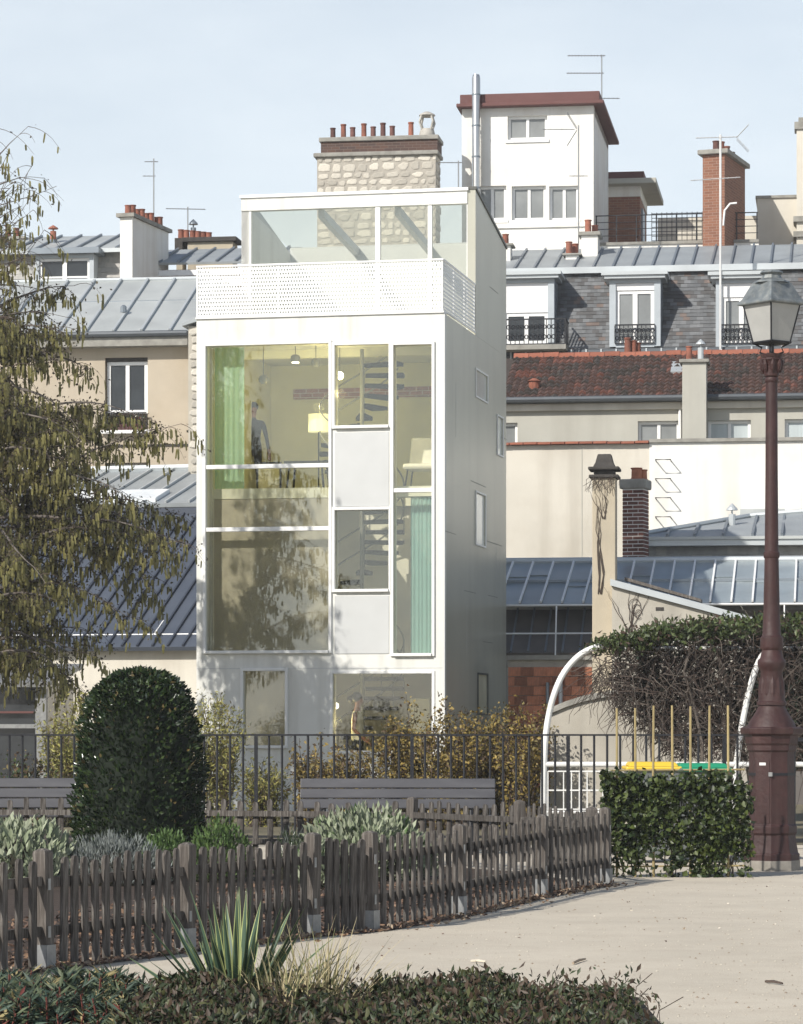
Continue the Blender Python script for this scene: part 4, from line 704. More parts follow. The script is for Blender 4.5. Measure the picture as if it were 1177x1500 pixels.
# ---- cream and white blank wall with rungs
FL = Fr(952, 68.0, 8); ww = FL.thing('blank_gable_wall', 'high blank rendered wall, cream and white halves, with iron rungs', 'wall'); xl, xr = FL.x(560), FL.x(1290); zt = FL.z(960,650)
B('wall', MB().box(xl,-0.001,0,0.5,0,zt), 'render_cream', ww, label='cream rendered half of the wall'); B('wall', MB().box(0,xr,-0.03,0.5,0,zt+0.02), 'render_white', ww, label='white rendered half of the wall')
B('coping', MB().box(0,xr,-0.10,0.58,zt+0.022,zt+0.10), 'stone_slab', ww)
me = mesh_of('coping_tile', MB().prism([(0,-0.14,0),(0,0.6,0.0),(0,0.6,0.12),(0,-0.14,0.04)], (0.29,0,0)), 'ridge_tile')
for k in range(24): inst(me, 'coping_tile', ww, (-0.31*(k+1),0,zt+0.002+random.uniform(0,0.012)))
B('wall_seam', MB().box(FL.x(853)-0.01,FL.x(853)+0.01,-0.006,-0.001,0,zt-0.05), 'render_grey', ww)
for k in range(5):
    x, z = FL.xz(962, 676+27.8*k); m = MB().tube([(x,-0.03,z),(x,-0.36,z+0.01),(x+0.33,-0.36,z+0.01),(x+0.33,-0.03,z)], 0.014, 6); B('rung', m, 'iron_black', ww)
# ---- hipped zinc roof pavilion, right
FZ = Fr(925, 60.5, 8); zp = FZ.thing('zinc_pavilion', 'pavilion with shallow hipped zinc roof and pale slate band', 'building'); xr = FZ.x(1300); ze = FZ.z(1050,795); za = FZ.z(1050,822)
z0 = 0; B('wall', MB().box(0,xr,0.3,6,0,za-0.1), 'render_grey', zp); B('slates', tiles(-0.02,xr,0.0,za-0.35,0.28,ze-0.06,0.20,0.16,2,[1,1],thick=0.012), ['slate_pale','slate_pale_b'], zp, recalc=False, kind='stuff')
B('slate_bed', MB().prism([(-0.02,0.02,za-0.4),(-0.02,0.29,ze-0.06),(-0.02,0.6,ze-0.06),(-0.02,0.6,za-0.4)], (xr,0,0)), 'slate_pale', zp)
B('eave_trim', MB().box(-0.05,xr,-0.05,0.35,ze-0.055,ze+0.06), 'zinc_light', zp); B('eave_trim', MB().box(-0.08,xr,-0.09,0.3,ze+0.061,ze+0.12), 'zinc_pale', zp)
def hz(px, py, v): return Vector((FZ.x(px,v), v, FZ.z(px,py,v)))
A, Bq, Cq, Dq = Vector((0,-0.05,ze+0.122)), Vector((xr,-0.05,ze+0.122)), hz(1290,742,3.4), hz(1098,758,3.4)
E1 = Vector((0.0,7,ze+0.122)); B('roof', MB().slab(A,Bq,Cq,Dq,0.05), 'zinc', zp); B('roof', MB().prism([A,Dq,E1], (0,0,-0.05)), 'zinc', zp); B('hip_roll', MB().tube([A+Vector((0,0,0.03)),Dq+Vector((0,0,0.04)),Cq+Vector((0,0,0.04))], 0.05, 6), 'zinc_light', zp)
def onroof(x, f):       # seam from eave x up to the hip/ridge
    top = Cq.z if False else Dq.z; fmax = min(1.0, x/max(Dq.x,0.1)); return Vector((x,-0.05,ze+0.15)), Vector((x, -0.05+(Dq.y+0.05)*fmax, ze+0.15+(Dq.z-ze-0.122)*fmax))
for p in (978,1018,1060,1103,1146,1190): a, b = onroof(FZ.x(p),1); B('roof_seam', MB().bar(a,b,0.05,0.06), 'zinc_dark', zp)
x, z = FZ.xz(1073,770,2.0); cowl(zp, x, 2.0, z-0.1, 0.55, 0.07); B('ridge_skylight', MB().box(FZ.x(1085,3.8),FZ.x(1150,3.8),3.7,4.6,FZ.z(1110,760,3.8),FZ.z(1110,746,3.8)), 'zinc_pale', zp)
# ---- dark brick chimney with one pot
FD = Fr(943, 59.4, 18); bk = FD.thing('brick_chimney', 'slim dark brick chimney with white mortar and one orange pot', 'chimney'); x0 = FD.x(912); yb = FD.yz(951,760)[0]; z1 = FD.z(928,716); z0 = FD.z(928,830)
B('core', MB().box(x0+0.012,-0.012,0.012,yb-0.012,z0-1,z1), 'white_paint', bk)
bh = 0.075; me = mesh_of('brick', MB().box(0,1,-0.012,0.02,0,bh-0.018), 'brick_dark'); r = 0; z = z0-0.3; wq = -x0
while z < z1-0.03:
    cuts = [0,0.5,1.0] if r % 2 else [0,0.25,0.75,1.0]
    for a, b in zip(cuts[:-1], cuts[1:]): inst(me, 'brick', bk, (x0+a*wq+0.006,0.012,z), (0,0,0), ((b-a)*wq-0.014,1,1))
    n2 = 2 if r % 2 else 3
    for k in range(n2): inst(me, 'brick', bk, (-0.012,yb*k/n2+0.008,z), (0,0,R(90)), (yb/n2-0.014,1,1))
    z += bh; r += 1
B('cap', MB().box(x0-0.05,0.05,-0.05,yb+0.05,z1,z1+0.19), 'stone_slab', bk, bevel=0.03); pot(bk, x0*0.45, yb*0.5, z1+0.19, FD.z(930,684)-z1-0.19, 0.125, 'brick_orange'); pot(bk, x0*0.25, yb*0.8, z1+0.19, FD.z(930,686)-z1-0.19, 0.11, 'brick_orange')
# ---- long glazed gallery roof
FG = Fr(742, 56.5, 8); gal = FG.thing('glazed_gallery', 'long low gallery with sloping glazed roof and white ridge', 'building'); xl, xr = FG.x(690), FG.x(1300); ze = FG.z(900,884); zr = FG.z(900,824,2.6)
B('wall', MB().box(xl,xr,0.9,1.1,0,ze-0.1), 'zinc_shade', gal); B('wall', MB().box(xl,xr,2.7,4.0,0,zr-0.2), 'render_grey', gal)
B('purlin', MB().box(xl,xr,1.3,1.42,ze+0.45,ze+0.5), 'zinc_dark', gal)
bars = list(range(700,1290,31))
for i, p in enumerate(bars):
    a = FG.x(p); B('glazing_bar', MB().bar((a,-0.05,ze+0.035),(a,2.6,zr+0.035),0.035,0.045), 'white_paint', gal)
    if i < len(bars)-1:
        b = FG.x(bars[i+1]); k = random.uniform(0.3,0.7) if random.random() < 0.6 else 1.0; y1 = 2.6*k; zk = ze+(zr-ze)*k
        B('roof_pane', MB().slab((a+0.018,-0.03,ze),(b-0.018,-0.03,ze),(b-0.018,y1,zk),(a+0.018,y1,zk),0.015), 'roof_glass', gal)
        if k < 1: B('roof_pane', MB().slab((a+0.018,y1-0.04,zk+0.008),(b-0.018,y1-0.04,zk+0.008),(b-0.018,2.6,zr+0.012),(a+0.018,2.6,zr+0.012),0.015), 'roof_glass', gal)
B('ridge_cap', MB().tube([(xl,2.62,zr+0.03),(xr,2.62,zr+0.03)], 0.075, 8), 'zinc_light', gal); B('eave_rail', MB().tube([(xl,-0.12,ze-0.03),(xr,-0.12,ze-0.03)], 0.022, 6), 'white_paint', gal)
# lower lean-to below the gallery, between tower and pillar
zd, ze2 = FG.z(800,957), FG.z(800,893,0.85); a, b = FG.x(700), FG.x(1000)
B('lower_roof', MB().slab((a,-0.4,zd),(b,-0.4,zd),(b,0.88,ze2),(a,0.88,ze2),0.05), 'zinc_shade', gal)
for p in range(752,1000,25): x = FG.x(p); B('roof_seam', MB().bar((x,-0.4,zd+0.02),(x,0.88,ze2+0.02),0.035,0.045), 'zinc_dark', gal)
for z in (FG.z(800,928,-0.5),): B('guard_rail', MB().tube([(a,-0.5,z),(b,-0.5,z)], 0.016, 6), 'white_paint', gal)
for p in (817,1150): x = FG.x(p); B('guard_post', MB().tube([(x,-0.45,zd-0.1),(x,-0.2,ze-0.05)], 0.014, 6), 'white_paint', gal)
B('wall', MB().box(a,b,-0.3,0.5,0,zd-0.05), 'render_grey', gal); B('lintel', MB().box(a,b,-0.36,-0.302,zd-0.24,zd-0.1), 'render_stained', gal)
# ---- hollow brick shed wall
FH = Fr(745, 53.0, 8); hs = FH.thing('block_wall_shed', 'unrendered red hollow block shed wall beside the glazed house', 'shed'); x1 = FH.x(875); z1 = FH.z(800,977)
B('core', MB().box(0,x1,0.02,0.5,0,z1+0.12), 'mortar', hs); bw, bhh = (x1-0.0)/7.0, 0.165; me = mesh_of('block', MB().box(0.006,0.994,-0.015,0.03,0.005,bhh-0.005), 'brick_orange')
z = z1-bhh; r = 0
while z > 0.2:
    for k in range(8):
        a = max(0,(k-(0.5 if r%2 else 0))*bw); b = min(x1,(k+1-(0.5 if r%2 else 0))*bw)
        if b-a > 0.05: inst(me, 'block', hs, (a,random.uniform(-0.006,0.006),z), (0,0,0), (b-a,1,1))
    z -= bhh; r += 1
B('coping', MB().box(-0.02,x1+0.02,-0.06,0.55,z1+0.121,z1+0.2), 'stone_slab', hs); B('pipe', MB().tube([(FH.x(803),-0.06,0.1),(FH.x(803),-0.06,FH.z(803,1000))], 0.03, 6), 'zinc_dark', hs); B('pipe', MB().tube([(FH.x(822),-0.06,0.1),(FH.x(822),-0.06,FH.z(822,990))], 0.035, 6), 'zinc_light', hs)
# ---- pillar chimney with creeper, lean-to house
FQ = Fr(868, 46.5, 8); pc = FQ.thing('pillar_chimney', 'tall square cream chimney pillar with black cap and dead creeper', 'chimney'); x1 = FQ.x(902); z1 = FQ.z(885,700); 
B('stack', MB().box(0,x1,0,0.40,0,z1), 'render_old_cream', pc, bevel=0.01)
c = (x1/2,0.2,0); z2 = FQ.z(885,664); B('cap', MB().box(-0.05,x1+0.05,-0.05,0.45,z1+0.001,z1+0.05).box(0.02,x1-0.02,0.02,0.38,z1+0.051,z1+0.12).box(-0.06,x1+0.06,-0.06,0.46,z1+0.121,z1+0.17), 'soot_cap', pc, bevel=0.015)
B('cowl', MB().lathe([(0.24,z1+0.171),(0.19,z1+0.24),(0.15,z2-0.02),(0.14,z2)], 4, c, rot=R(45)), 'soot_cap', pc, bevel=0.01)
def creeper(parent, pts0, n, up, width, m='twig', y=-0.012, r=0.006):
    mb = MB()
    for i in range(n):
        p = Vector(pts0)+Vector((random.uniform(-0.03,0.03),0,0)); pts = [p.copy()]; dx = random.uniform(-1,1)*width
        for k in range(9): p = p+Vector((dx/9+random.uniform(-0.03,0.03),0,up/9*random.uniform(0.7,1.1))); p.y = pts0[1]+random.uniform(-0.008,0.004); pts.append(p.copy())
        mb.tube(pts, [r*(1-0.08*k) for k in range(10)], 4)
    return B('dead_creeper', mb, m, parent)
creeper(pc, (0.12,-0.012,FQ.z(885,870)), 4, 1.6, 0.14, r=0.008); creeper(pc, (0.18,-0.012,FQ.z(885,760)), 5, 0.55, 0.2)
mb = MB()
for i in range(26):
    x = random.choice([0.0,x1]) if random.random() < 0.5 else random.uniform(0,x1); p = Vector((x,-0.03,z1+0.05)); mb.tube([p, p+Vector((random.uniform(-0.12,0.08),-0.02,-0.08)), p+Vector((random.uniform(-0.14,0.1),-0.02,-random.uniform(0.15,0.35)))], 0.004, 3)
B('hanging_creeper', mb, 'twig', pc)
FE = Fr(897, 46.3, 8); lh = FE.thing('lean_to_house', 'stained cream lean-to with sloping zinc verge', 'house'); xe = FE.x(1100); zA, zBk = FE.z(900,858), FE.z(1095,914)
B('wall', MB().prism([(0,0,0),(xe,0,0),(xe,0,zBk),(0,0,zA)], (0,0.3,0)), 'render_stained', lh)
B('verge', MB().prism([(-0.02,-0.08,zA+0.002),(xe+0.03,-0.08,zBk+0.002),(xe+0.03,-0.08,zBk+0.10),(-0.02,-0.08,zA+0.10)], (0,0.4,0)), 'zinc_light', lh); B('roof', MB().prism([(-0.0,0.33,zA-0.02),(xe,0.33,zBk-0.02),(xe,0.33,zBk+0.06),(0.0,0.33,zA+0.06)], (0,3.0,0)), 'zinc', lh)
B('roof_board', MB().prism([(0.16,0.42,zA+0.10),(1.32,0.42,zA-0.235),(1.32,0.42,zA-0.19),(0.16,0.42,zA+0.15)], (0,0.5,0)), 'weathered_post', lh)
x, z = FE.xz(967,892); B('vent_slot', MB().box(x-0.06,x+0.06,-0.01,-0.001,z-0.025,z+0.025), 'soot_cap', lh); creeper(lh, (0.28,-0.012,FE.z(920,930)), 7, 0.75, 0.35, r=0.007); creeper(lh, (0.85,-0.012,FE.z(980,930)), 4, 0.35, 0.3)
for q in range(3):
    cx, cz = FE.xz(930+q*3,888+q*6); mbq = MB().tube([(cx+(0.09-0.02*q)*math.cos(a),-0.02,cz+(0.11-0.02*q)*math.sin(a)) for a in np.linspace(0,5.6,14)], 0.005, 4); B('creeper_loop', mbq, 'twig', lh)
# low garden wall with curved coping
FY = Fr(806, 43.5, 8); gw = FY.thing('garden_wall', 'low grey rendered garden wall with curved rising coping', 'wall'); x1 = FY.x(1040)
prof = [(FY.x(p), FY.z(p,q)) for p, q in ((806,1046),(830,1036),(855,1028),(880,1023),(905,1019),(940,1014),(1000,1010),(1040,1008))]
B('wall', MB().prism([(0,0,0),(x1,0,0)]+[(a,0,b) for a, b in reversed(prof)], (0,0.3,0)), 'render_stained', gw)
B('coping', MB().prism([(a,-0.05,b+0.002) for a, b in prof]+[(a,-0.05,b+0.085) for a, b in reversed(prof)], (0,0.4,0)), 'stone_slab', gw)
# ================================================================ left side buildings
FO = Fr(275, 66.0, 8); oh = FO.thing('ochre_house', 'weathered ochre house with pale zinc standing seam roof', 'house'); xl = FO.x(-160); ze = FO.z(150,487); zr = FO.z(150,412,3.4)
h1 = FO.rect((149,212,521,629)); h2 = FO.rect((149,212,676,760)); B('wall', MB().wall(xl,0,0,ze-0.1,0.3,0.65,[h1,h2]), 'render_ochre', oh); B('wall', MB().box(xl,0,5.6,5.9,0,ze-0.1), 'render_ochre', oh); B('wall', MB().box(-0.3,0,0.652,5.599,0,ze-0.1), 'render_ochre', oh)
w = window(oh, h1[0]+0.02, h1[1]-0.02, h1[2]+0.38, h1[3]-0.08, 0.42, gm='pane_dark', fw=0.08); window(oh, h2[0]+0.02, h2[1]-0.02, h2[2], h2[3], 0.5, gm='pane_dark')
B('lintel', MB().box(h1[0],h1[1],0.38,0.48,h1[3]-0.08,h1[3]), 'soot_cap', w); B('sill', MB().box(h1[0]-0.06,h1[1]+0.08,0.12,0.5,h1[2]-0.07,h1[2]+0.0), 'white_paint', w)
m = MB(); 
for k in range(12): x = h1[0]+(h1[1]-h1[0])*k/11; m.box(x-0.008,x+0.008,0.16,0.18,h1[2]+0.02,h1[2]+0.36)
m.box(h1[0],h1[1],0.158,0.182,h1[2]+0.36,h1[2]+0.385); B('window_guard', m, 'iron_black', w)
B('eave', MB().box(xl,0.0,-0.02,0.299,ze-0.30,ze-0.11), 'stone_slab', oh); B('gutter', MB().tube([(xl,-0.05,ze-0.05),(0,-0.05,ze-0.05)], 0.07, 8), 'gutter', oh)
B('string_course', MB().box(FO.x(155),-0.01,0.27,0.299,FO.z(220,652),FO.z(220,649)), 'soot_cap', oh)
for i, a in enumerate(np.arange(xl, 0, 0.62)):
    b = min(a+0.62, 0.0)
    if b-a < 0.1: continue
    B('zinc_sheet', MB().slab((a,0,ze),(b,0,ze),(b,3.4,zr),(a,3.4,zr),0.03), 'zinc_pale', oh); B('roof_seam', MB().bar((a,0,ze+0.03),(a,3.4,zr+0.03),0.05,0.06), 'zinc_light', oh)
    B('sheet_lap', MB().bar((a+0.03,2.0,ze+(zr-ze)*2/3.4+0.006),(b-0.03,2.0,ze+(zr-ze)*2/3.4+0.006),0.012,0.02), 'zinc_dark', oh)
B('ridge', MB().tube([(xl,3.42,zr+0.02),(0,3.42,zr+0.02)], 0.06, 6), 'zinc_light', oh); B('roof_back', MB().slab((xl,3.41,zr),(0,3.41,zr),(0,6,ze),(xl,6,ze),0.03), 'zinc_pale', oh)
x, z = FO.xz(181,456,1.1); B('roof_vent', MB().lathe([(0.07,-0.02),(0.07,0.1),(0.03,0.14)], 8, (x,1.1,z)), 'zinc_dark', oh)
wbx = FO.thing('window_box', 'planter of heather on the ochre house window sill', 'planter', (h1[0]+h1[1])/2, 0.3, h1[2]+0.002); B('trough', MB().box(-0.38,0.38,-0.08,0.08,0,0.14), 'cornice_brown', wbx)
q = np.stack([rng.uniform(-0.38,0.38,500),rng.uniform(-0.1,0.1,500),0.13+rng.random(500)*0.16],1); leaves('foliage', q, 0.06, ['shrub_green','topiary_leaf_b','spurge_red'], wbx, up=0.8)
# rough stone pier at the end of the ochre house
FX = Fr(276, 64.8, 8); st = FX.thing('stone_pier', 'rough grey masonry pier with sloping zinc cap beside the ochre house', 'wall'); x1 = FX.x(296); z1 = FX.z(285,478); B('pier', MB().box(0,x1,0,1.4,0,z1), 'render_stained', st); B('cap', MB().prism([(-0.12,-0.1,z1+0.001),(x1,-0.1,z1+0.12),(x1,-0.1,z1+0.24),(-0.12,-0.1,z1+0.05)], (0,1.6,0)), 'zinc', st)
for k in range(22): z = z1-0.12-k*0.17; inst(random.choice(stone_me), 'stone', st, (x1*0.5+random.uniform(-0.03,0.03),0.005,z), (0,random.uniform(-0.2,0.2),0), (random.uniform(0.16,0.24),0.04,0.15))
# navy standing seam roof with snow rail
FN = Fr(292, 56.5, 16); nv = FN.thing('navy_roof_building', 'low building with dark navy standing seam roof and white guard rails', 'building'); xl = FN.x(-260); ze = FN.z(200,948); zr = FN.z(200,748,5.2); xr = 0.6
B('wall', MB().box(xl,xr,0.25,0.5,0,ze-0.05), 'render_cream', nv); B('wall', MB().box(xl,xr,9.0,9.2,0,ze), 'render_cream', nv)
B('roof', MB().slab((xl,0,ze),(xr,0,ze),(xr,5.2,zr),(xl,5.2,zr),0.08), 'navy_roof', nv)
for a in np.arange(xl+0.1, xr, 0.30): B('roof_seam', MB().bar((a,0.0,ze+0.02),(a,5.2,zr+0.02),0.035,0.05), 'navy_seam', nv)
zu = FN.z(200,690,8.2); B('roof', MB().slab((xl,5.0,zr+0.12),(xr,5.0,zr+0.12),(xr,8.2,zu),(xl,8.2,zu),0.08), 'zinc', nv, label='upper grey zinc slope'); B('roof_step', MB().box(xl,xr,5.0,5.1,zr-0.15,zr+0.03), 'navy_seam', nv)
for a in np.arange(xl+0.1, xr, 0.5): B('roof_seam', MB().bar((a,5.0,zr+0.15),(a,8.2,zu+0.03),0.04,0.05), 'zinc_light', nv)
B('ridge', MB().tube([(xl,8.22,zu+0.05),(xr,8.22,zu+0.05)], 0.08, 6), 'zinc_light', nv); B('roof_back', MB().slab((xl,8.23,zu),(xr,8.23,zu),(xr,9.5,zu-1),(xl,9.5,zu-1),0.05), 'zinc', nv)
sk_ = lambda p, q, v, d=0.10: Vector((FN.x(p,v), v, FN.z(p,q,v)+d)); f_ = lambda v: (zr+0.12)+(zu-zr-0.12)*(v-5.0)/3.2
xa_, xb_ = FN.x(95,5.3), FN.x(232,5.3); B('skylight', MB().slab((xa_,5.15,f_(5.15)+0.09),(xb_,5.15,f_(5.15)+0.09),(xb_,5.95,f_(5.95)+0.09),(xa_,5.95,f_(5.95)+0.09),0.10), 'skylight_bright', nv)
for py in (885, 930):
    v = 1.6 if py == 885 else 0.45; z = FN.z(200,py,v); B('guard_rail', MB().tube([(xl,v,z),(xr,v,z)], 0.02, 6), 'white_paint', nv)
for p in (-20,105,226): x = FN.x(p,0.45); B('guard_post', MB().tube([(x,0.45,ze+0.25),(x,1.6,FN.z(200,885,1.6))], 0.016, 6), 'white_paint', nv)
# dark timber shed with grey frames, far left
FJ = Fr(66, 50.5, 8); sh = FJ.thing('timber_shed', 'dark glazed garden shed with weathered grey timber frame', 'shed'); xl = FJ.x(-120); z1 = FJ.z(30,1000)
B('wall', MB().box(xl,-0.02,0.1,2.0,0,z1), 'pane_dark', sh); B('roof', MB().slab((xl,-0.25,z1),(0.1,-0.25,z1),(0.1,2.2,z1+0.35),(xl,2.2,z1+0.35),0.08), 'galvanised', sh)
for p in (-30,60): x = FJ.x(p); B('post', MB().box(x-0.09,x+0.09,-0.02,0.098,0,z1-0.1), 'galvanised', sh)
B('beam', MB().box(xl,FJ.x(60)-0.092,-0.01,0.098,FJ.z(30,1067),FJ.z(30,1061)), 'galvanised', sh); B('beam', MB().box(xl,FJ.x(60)-0.092,0.0,0.098,FJ.z(30,1045),FJ.z(30,1042)), 'cornice_brown', sh)
# ---- far left mansard block and chimneys
FV = Fr(205, 82.0, 8); lm = FV.thing('rear_mansard_block', 'pale slate attic storey with zinc roof behind the ochre house', 'building'); xl = FV.x(-160); z0 = FV.z(100,430); z1 = FV.z(100,368); zr = FV.z(100,346,3.0)
B('wall', MB().box(xl,0,0.3,5,0,z1-0.2), 'render_grey', lm); B('slates', tiles(xl,0,0.0,z0,0.28,z1,0.22,0.14,2,[1,1],thick=0.014), ['slate_pale','slate_pale_b'], lm, recalc=False, kind='stuff'); B('slate_bed', MB().prism([(xl,0.02,z0),(xl,0.29,z1),(xl,0.6,z1),(xl,0.6,z0)], (-xl,0,0)), 'slate_pale', lm)
B('roof', MB().slab((xl,-0.05,z1+0.03),(0,-0.05,z1+0.03),(0,3.0,zr),(xl,3.0,zr),0.06), 'zinc_pale', lm); B('roof_edge', MB().box(xl,0,-0.12,-0.052,z1-0.06,z1+0.05), 'zinc_light', lm)
for p in range(-10,200,30): a = FV.x(p); B('roof_seam', MB().bar((a,-0.05,z1+0.06),(a,3.0,zr+0.03),0.05,0.05), 'zinc_dark', lm)
r = FV.rect((57,131,378,420),-0.3); d = B('dormer', MB().box(r[0]-0.1,r[0],-0.3,0.6,r[2],r[3]+0.1).box(r[1],r[1]+0.12,-0.3,0.6,r[2],r[3]+0.1).box(r[0],r[1],-0.3,0.6,r[3],r[3]+0.1), 'grey_blue_paint', lm); B('dormer_roof', MB().box(r[0]-0.25,r[1]+0.3,-0.5,1.0,r[3]+0.101,r[3]+0.26), 'zinc_dark', d)
c = (r[0]+r[1])/2; B('window_frame', MB().box(r[0],r[0]+0.07,-0.24,-0.18,r[2],r[3]).box(r[1]-0.07,r[1],-0.24,-0.18,r[2],r[3]).box(r[0]+0.07,r[1]-0.07,-0.24,-0.18,r[3]-0.07,r[3]).box(c-0.06,c+0.06,-0.245,-0.18,r[2],r[3]-0.07).box(r[0]+0.07,c-0.06,-0.235,-0.18,r[2]+0.24,r[2]+0.29).box(c+0.06,r[1]-0.07,-0.235,-0.18,r[2]+0.24,r[2]+0.29), 'white_paint', d)
for a, b in ((r[0]+0.07,c-0.06),(c+0.06,r[1]-0.07)): B('pane', MB().box(a,b,-0.21,-0.2,r[2],r[3]-0.07), 'pane_dark', d)
B('rain_pipe', MB().tube([(FV.x(191),-0.15,FV.z(191,362)),(FV.x(191),-0.15,FV.z(191,425))], 0.06, 8), 'zinc_light', lm)
FU = Fr(194, 81.2, 14); wc = FU.thing('chimney_wall', 'long white chimney wall topped by a row of red pots behind the ochre house', 'chimney'); x0 = FU.x(176); L1 = FU.yz(247,340)[0]; z1 = FU.z(185,318); zb_ = FU.z(185,375)
m = MB().prism([(x0,0,zb_-2),(x0,L1,zb_-2),(x0,L1,z1+0.05),(x0,0,z1)], (-x0,0,0)); B('stack', m, 'render_white', wc); B('cap', MB().prism([(x0-0.08,-0.1,z1+0.002),(x0-0.08,L1+0.1,z1+0.055),(x0-0.08,L1+0.1,z1+0.15),(x0-0.08,-0.1,z1+0.10)], (-x0+0.16,0,0)), 'stone_slab', wc)
for k in range(8): pot(wc, x0*0.5, 0.15+k*(L1-0.4)/7, z1+0.10+0.05*k/7, 0.30 if k%2 else 0.24, 0.10)
FI = Fr(345, 83.0, 8); rb = FI.thing('rear_zinc_house', 'zinc roofed house with brick chimney row behind the glazed house terrace', 'house'); xl = FI.x(198); ze = FI.z(280,384); zr = FI.z(280,365,2.5); xr = FI.x(420)
B('wall', MB().box(xl+0.2,xr,0.3,4,0,ze-0.15), 'cornice_brown', rb); B('roof', MB().slab((xl,0,ze),(xr,0,ze),(xr,2.5,zr),(xl,2.5,zr),0.06), 'zinc', rb); B('eave', MB().box(xl+0.3,xr,0.02,0.28,ze-0.35,ze-0.2), 'white_paint', rb); B('eave', MB().box(xl+0.5,xr,0.1,0.28,ze-0.62,ze-0.45), 'white_paint', rb)
for p in range(205,420,28): a = FI.x(p); B('roof_seam', MB().bar((a,0,ze+0.03),(a,2.5,zr+0.03),0.05,0.05), 'zinc_dark', rb)
f = Fr(275, 86.5, 8); t = f.thing('chimney_stack', 'low sandy chimney with row of red pots before the sky', 'chimney'); x1 = f.x(341); z1 = f.z(310,354); B('stack', MB().box(0,x1,0,0.7,z1-1.5,z1), 'render_old_cream', t); B('cap', MB().box(-0.15,x1+0.12,-0.1,0.8,z1+0.001,z1+0.13), 'soot_cap', t, bevel=0.02)
for k, p in enumerate((262,270,279,287,295,303)): pot(t, f.x(p), 0.3, z1+0.131 if p > 272 else z1+0.131, 0.28-0.02*k, 0.1)
B('cap', MB().box(f.x(256),-0.152,0.0,0.7,z1-0.4,z1+0.13), 'soot_cap', t); B('stack', MB().box(f.x(258),-0.16,0.05,0.6,z1-1.5,z1-0.401), 'render_old_cream', t); cowl(t, f.x(278), 0.5, z1+0.13, 0.6, 0.08, 'zinc_dark')
antenna('tall thin mast antenna rising above the white chimney wall', FU.world(x0*0.5,L1*0.75,z1+0.1), 1.7, [(0.95,-0.25,0.12,3,0.1,0),(0.72,-0.3,0.05,3,0.1,0)]); antenna('toothed horizontal antenna over the sandy chimney', f.world(f.x(272),0.3,z1+0.1), 0.95, [(0.95,-0.62,0.5,14,0.1,-0.02)])
small_stack('chimney_stack', 'sooty brick chimney with two red pots behind the birch top', 4, 34, 352, 378, 85.0, [(12,330,0.3,'terracotta'),(24,334,0.3,'terracotta')], 'brick_red_far'); f = Fr(78,84.0,8); t = f.thing('flue_pipe', 'short rusty flue pipe with flat cowl on the rear roof', 'flue'); cowl(t, 0, 0, f.z(78,352), 0.42, 0.085, 'terracotta'); B('collar', MB().lathe([(0.1,f.z(78,352)-0.4),(0.1,f.z(78,352)+0.02)], 10), 'zinc_dark', t)
antenna('small antenna between the stone chimney and the white block', Fr(672,82,8).world(0,0,Fr(672,82,8).z(672,290)), 1.0, [(0.95,-0.55,0.1,6,0.1,0.0)])
# ================================================================ ground cover inside the picket fence
POSTS = [G(65,1420), G(272,1393), G(456,1371), G(543,1364), G(673,1341), G(793,1313), G(888,1296)]
d0 = (POSTS[0]-POSTS[1]).normalized(); POSTS = [POSTS[0]+d0*3.2, POSTS[0]+d0*1.6]+POSTS
BACK = [Vector((-6.5,33.6,0)), Vector((-2.6,33.4,0)), Vector((0.1,32.6,0)), Vector((1.2,31.0,0)), POSTS[-1]+Vector((-0.12,0.1,0))]
bedp = [p+Vector((0.12,-0.05,0)) for p in POSTS]+list(reversed(BACK))+[Vector((-7,24,0))]
tag(B('planting_bed', MB().add([(p.x,p.y,0.004) for p in bedp], [tuple(range(len(bedp)))]), 'soil', recalc=False), None, None, kind='structure')
tag(B('front_bed', MB().add([(-4,8,0.004),(1.15,8,0.004),(1.15,15.5,0.004),(-0.5,15.7,0.004),(-4,15.8,0.004)], [(0,1,2,3,4)]), 'soil', recalc=False), None, None, kind='structure')
tag(B('rear_garden', MB().add([(-60,37.9,0.004),(60,37.9,0.004),(60,120,0.004),(-60,120,0.004)], [(0,1,2,3)]), 'verge', recalc=False), None, None, kind='structure')
# bark chips and dead leaves along the fence foot
pts = []
for a, b in zip(POSTS[1:-1], POSTS[2:]):
    n = int((b-a).length*110)
    t = rng.random(n); off = rng.normal(0.0,0.08,n)-0.10
    nx, ny = -(b-a).normalized().y, (b-a).normalized().x
    for k in range(n): pts.append((a.x+(b.x-a.x)*t[k]+nx*-off[k]*-1, a.y+(b.y-a.y)*t[k]+ny*off[k], 0.008+rng.random()*0.012))
pts = np.array(pts); dd = rng.normal(size=pts.shape); dd[:,2] = np.abs(dd[:,2])*0.25
v, f = leafset('chips', pts, 0.045, rng, 0, 0.45, dd*3); tri_obj('bark_litter', v, f, ['chip_a','chip_b','chip_c'], None, np.repeat(rng.choice(3,len(pts)),2), 'stuff', base=(0,25,0), label='brown bark chips and dead leaves along the picket fence foot', cat='litter')
n = 170; pts = np.stack([rng.uniform(-2,4.5,n), 17+rng.random(n)**1.2*15, np.full(n,0.006)],1); dd = rng.normal(size=pts.shape); dd[:,2] = 0.05
v, f = leafset('bits', pts, 0.022, rng, 0, 0.5, dd*3); tri_obj('ground_litter', v, f, ['chip_b','chip_c','litter_pale'], None, np.repeat(rng.choice(3,n),2), 'stuff', base=(0,25,0), label='small leaves and crumbs scattered over the sandy path', cat='litter')
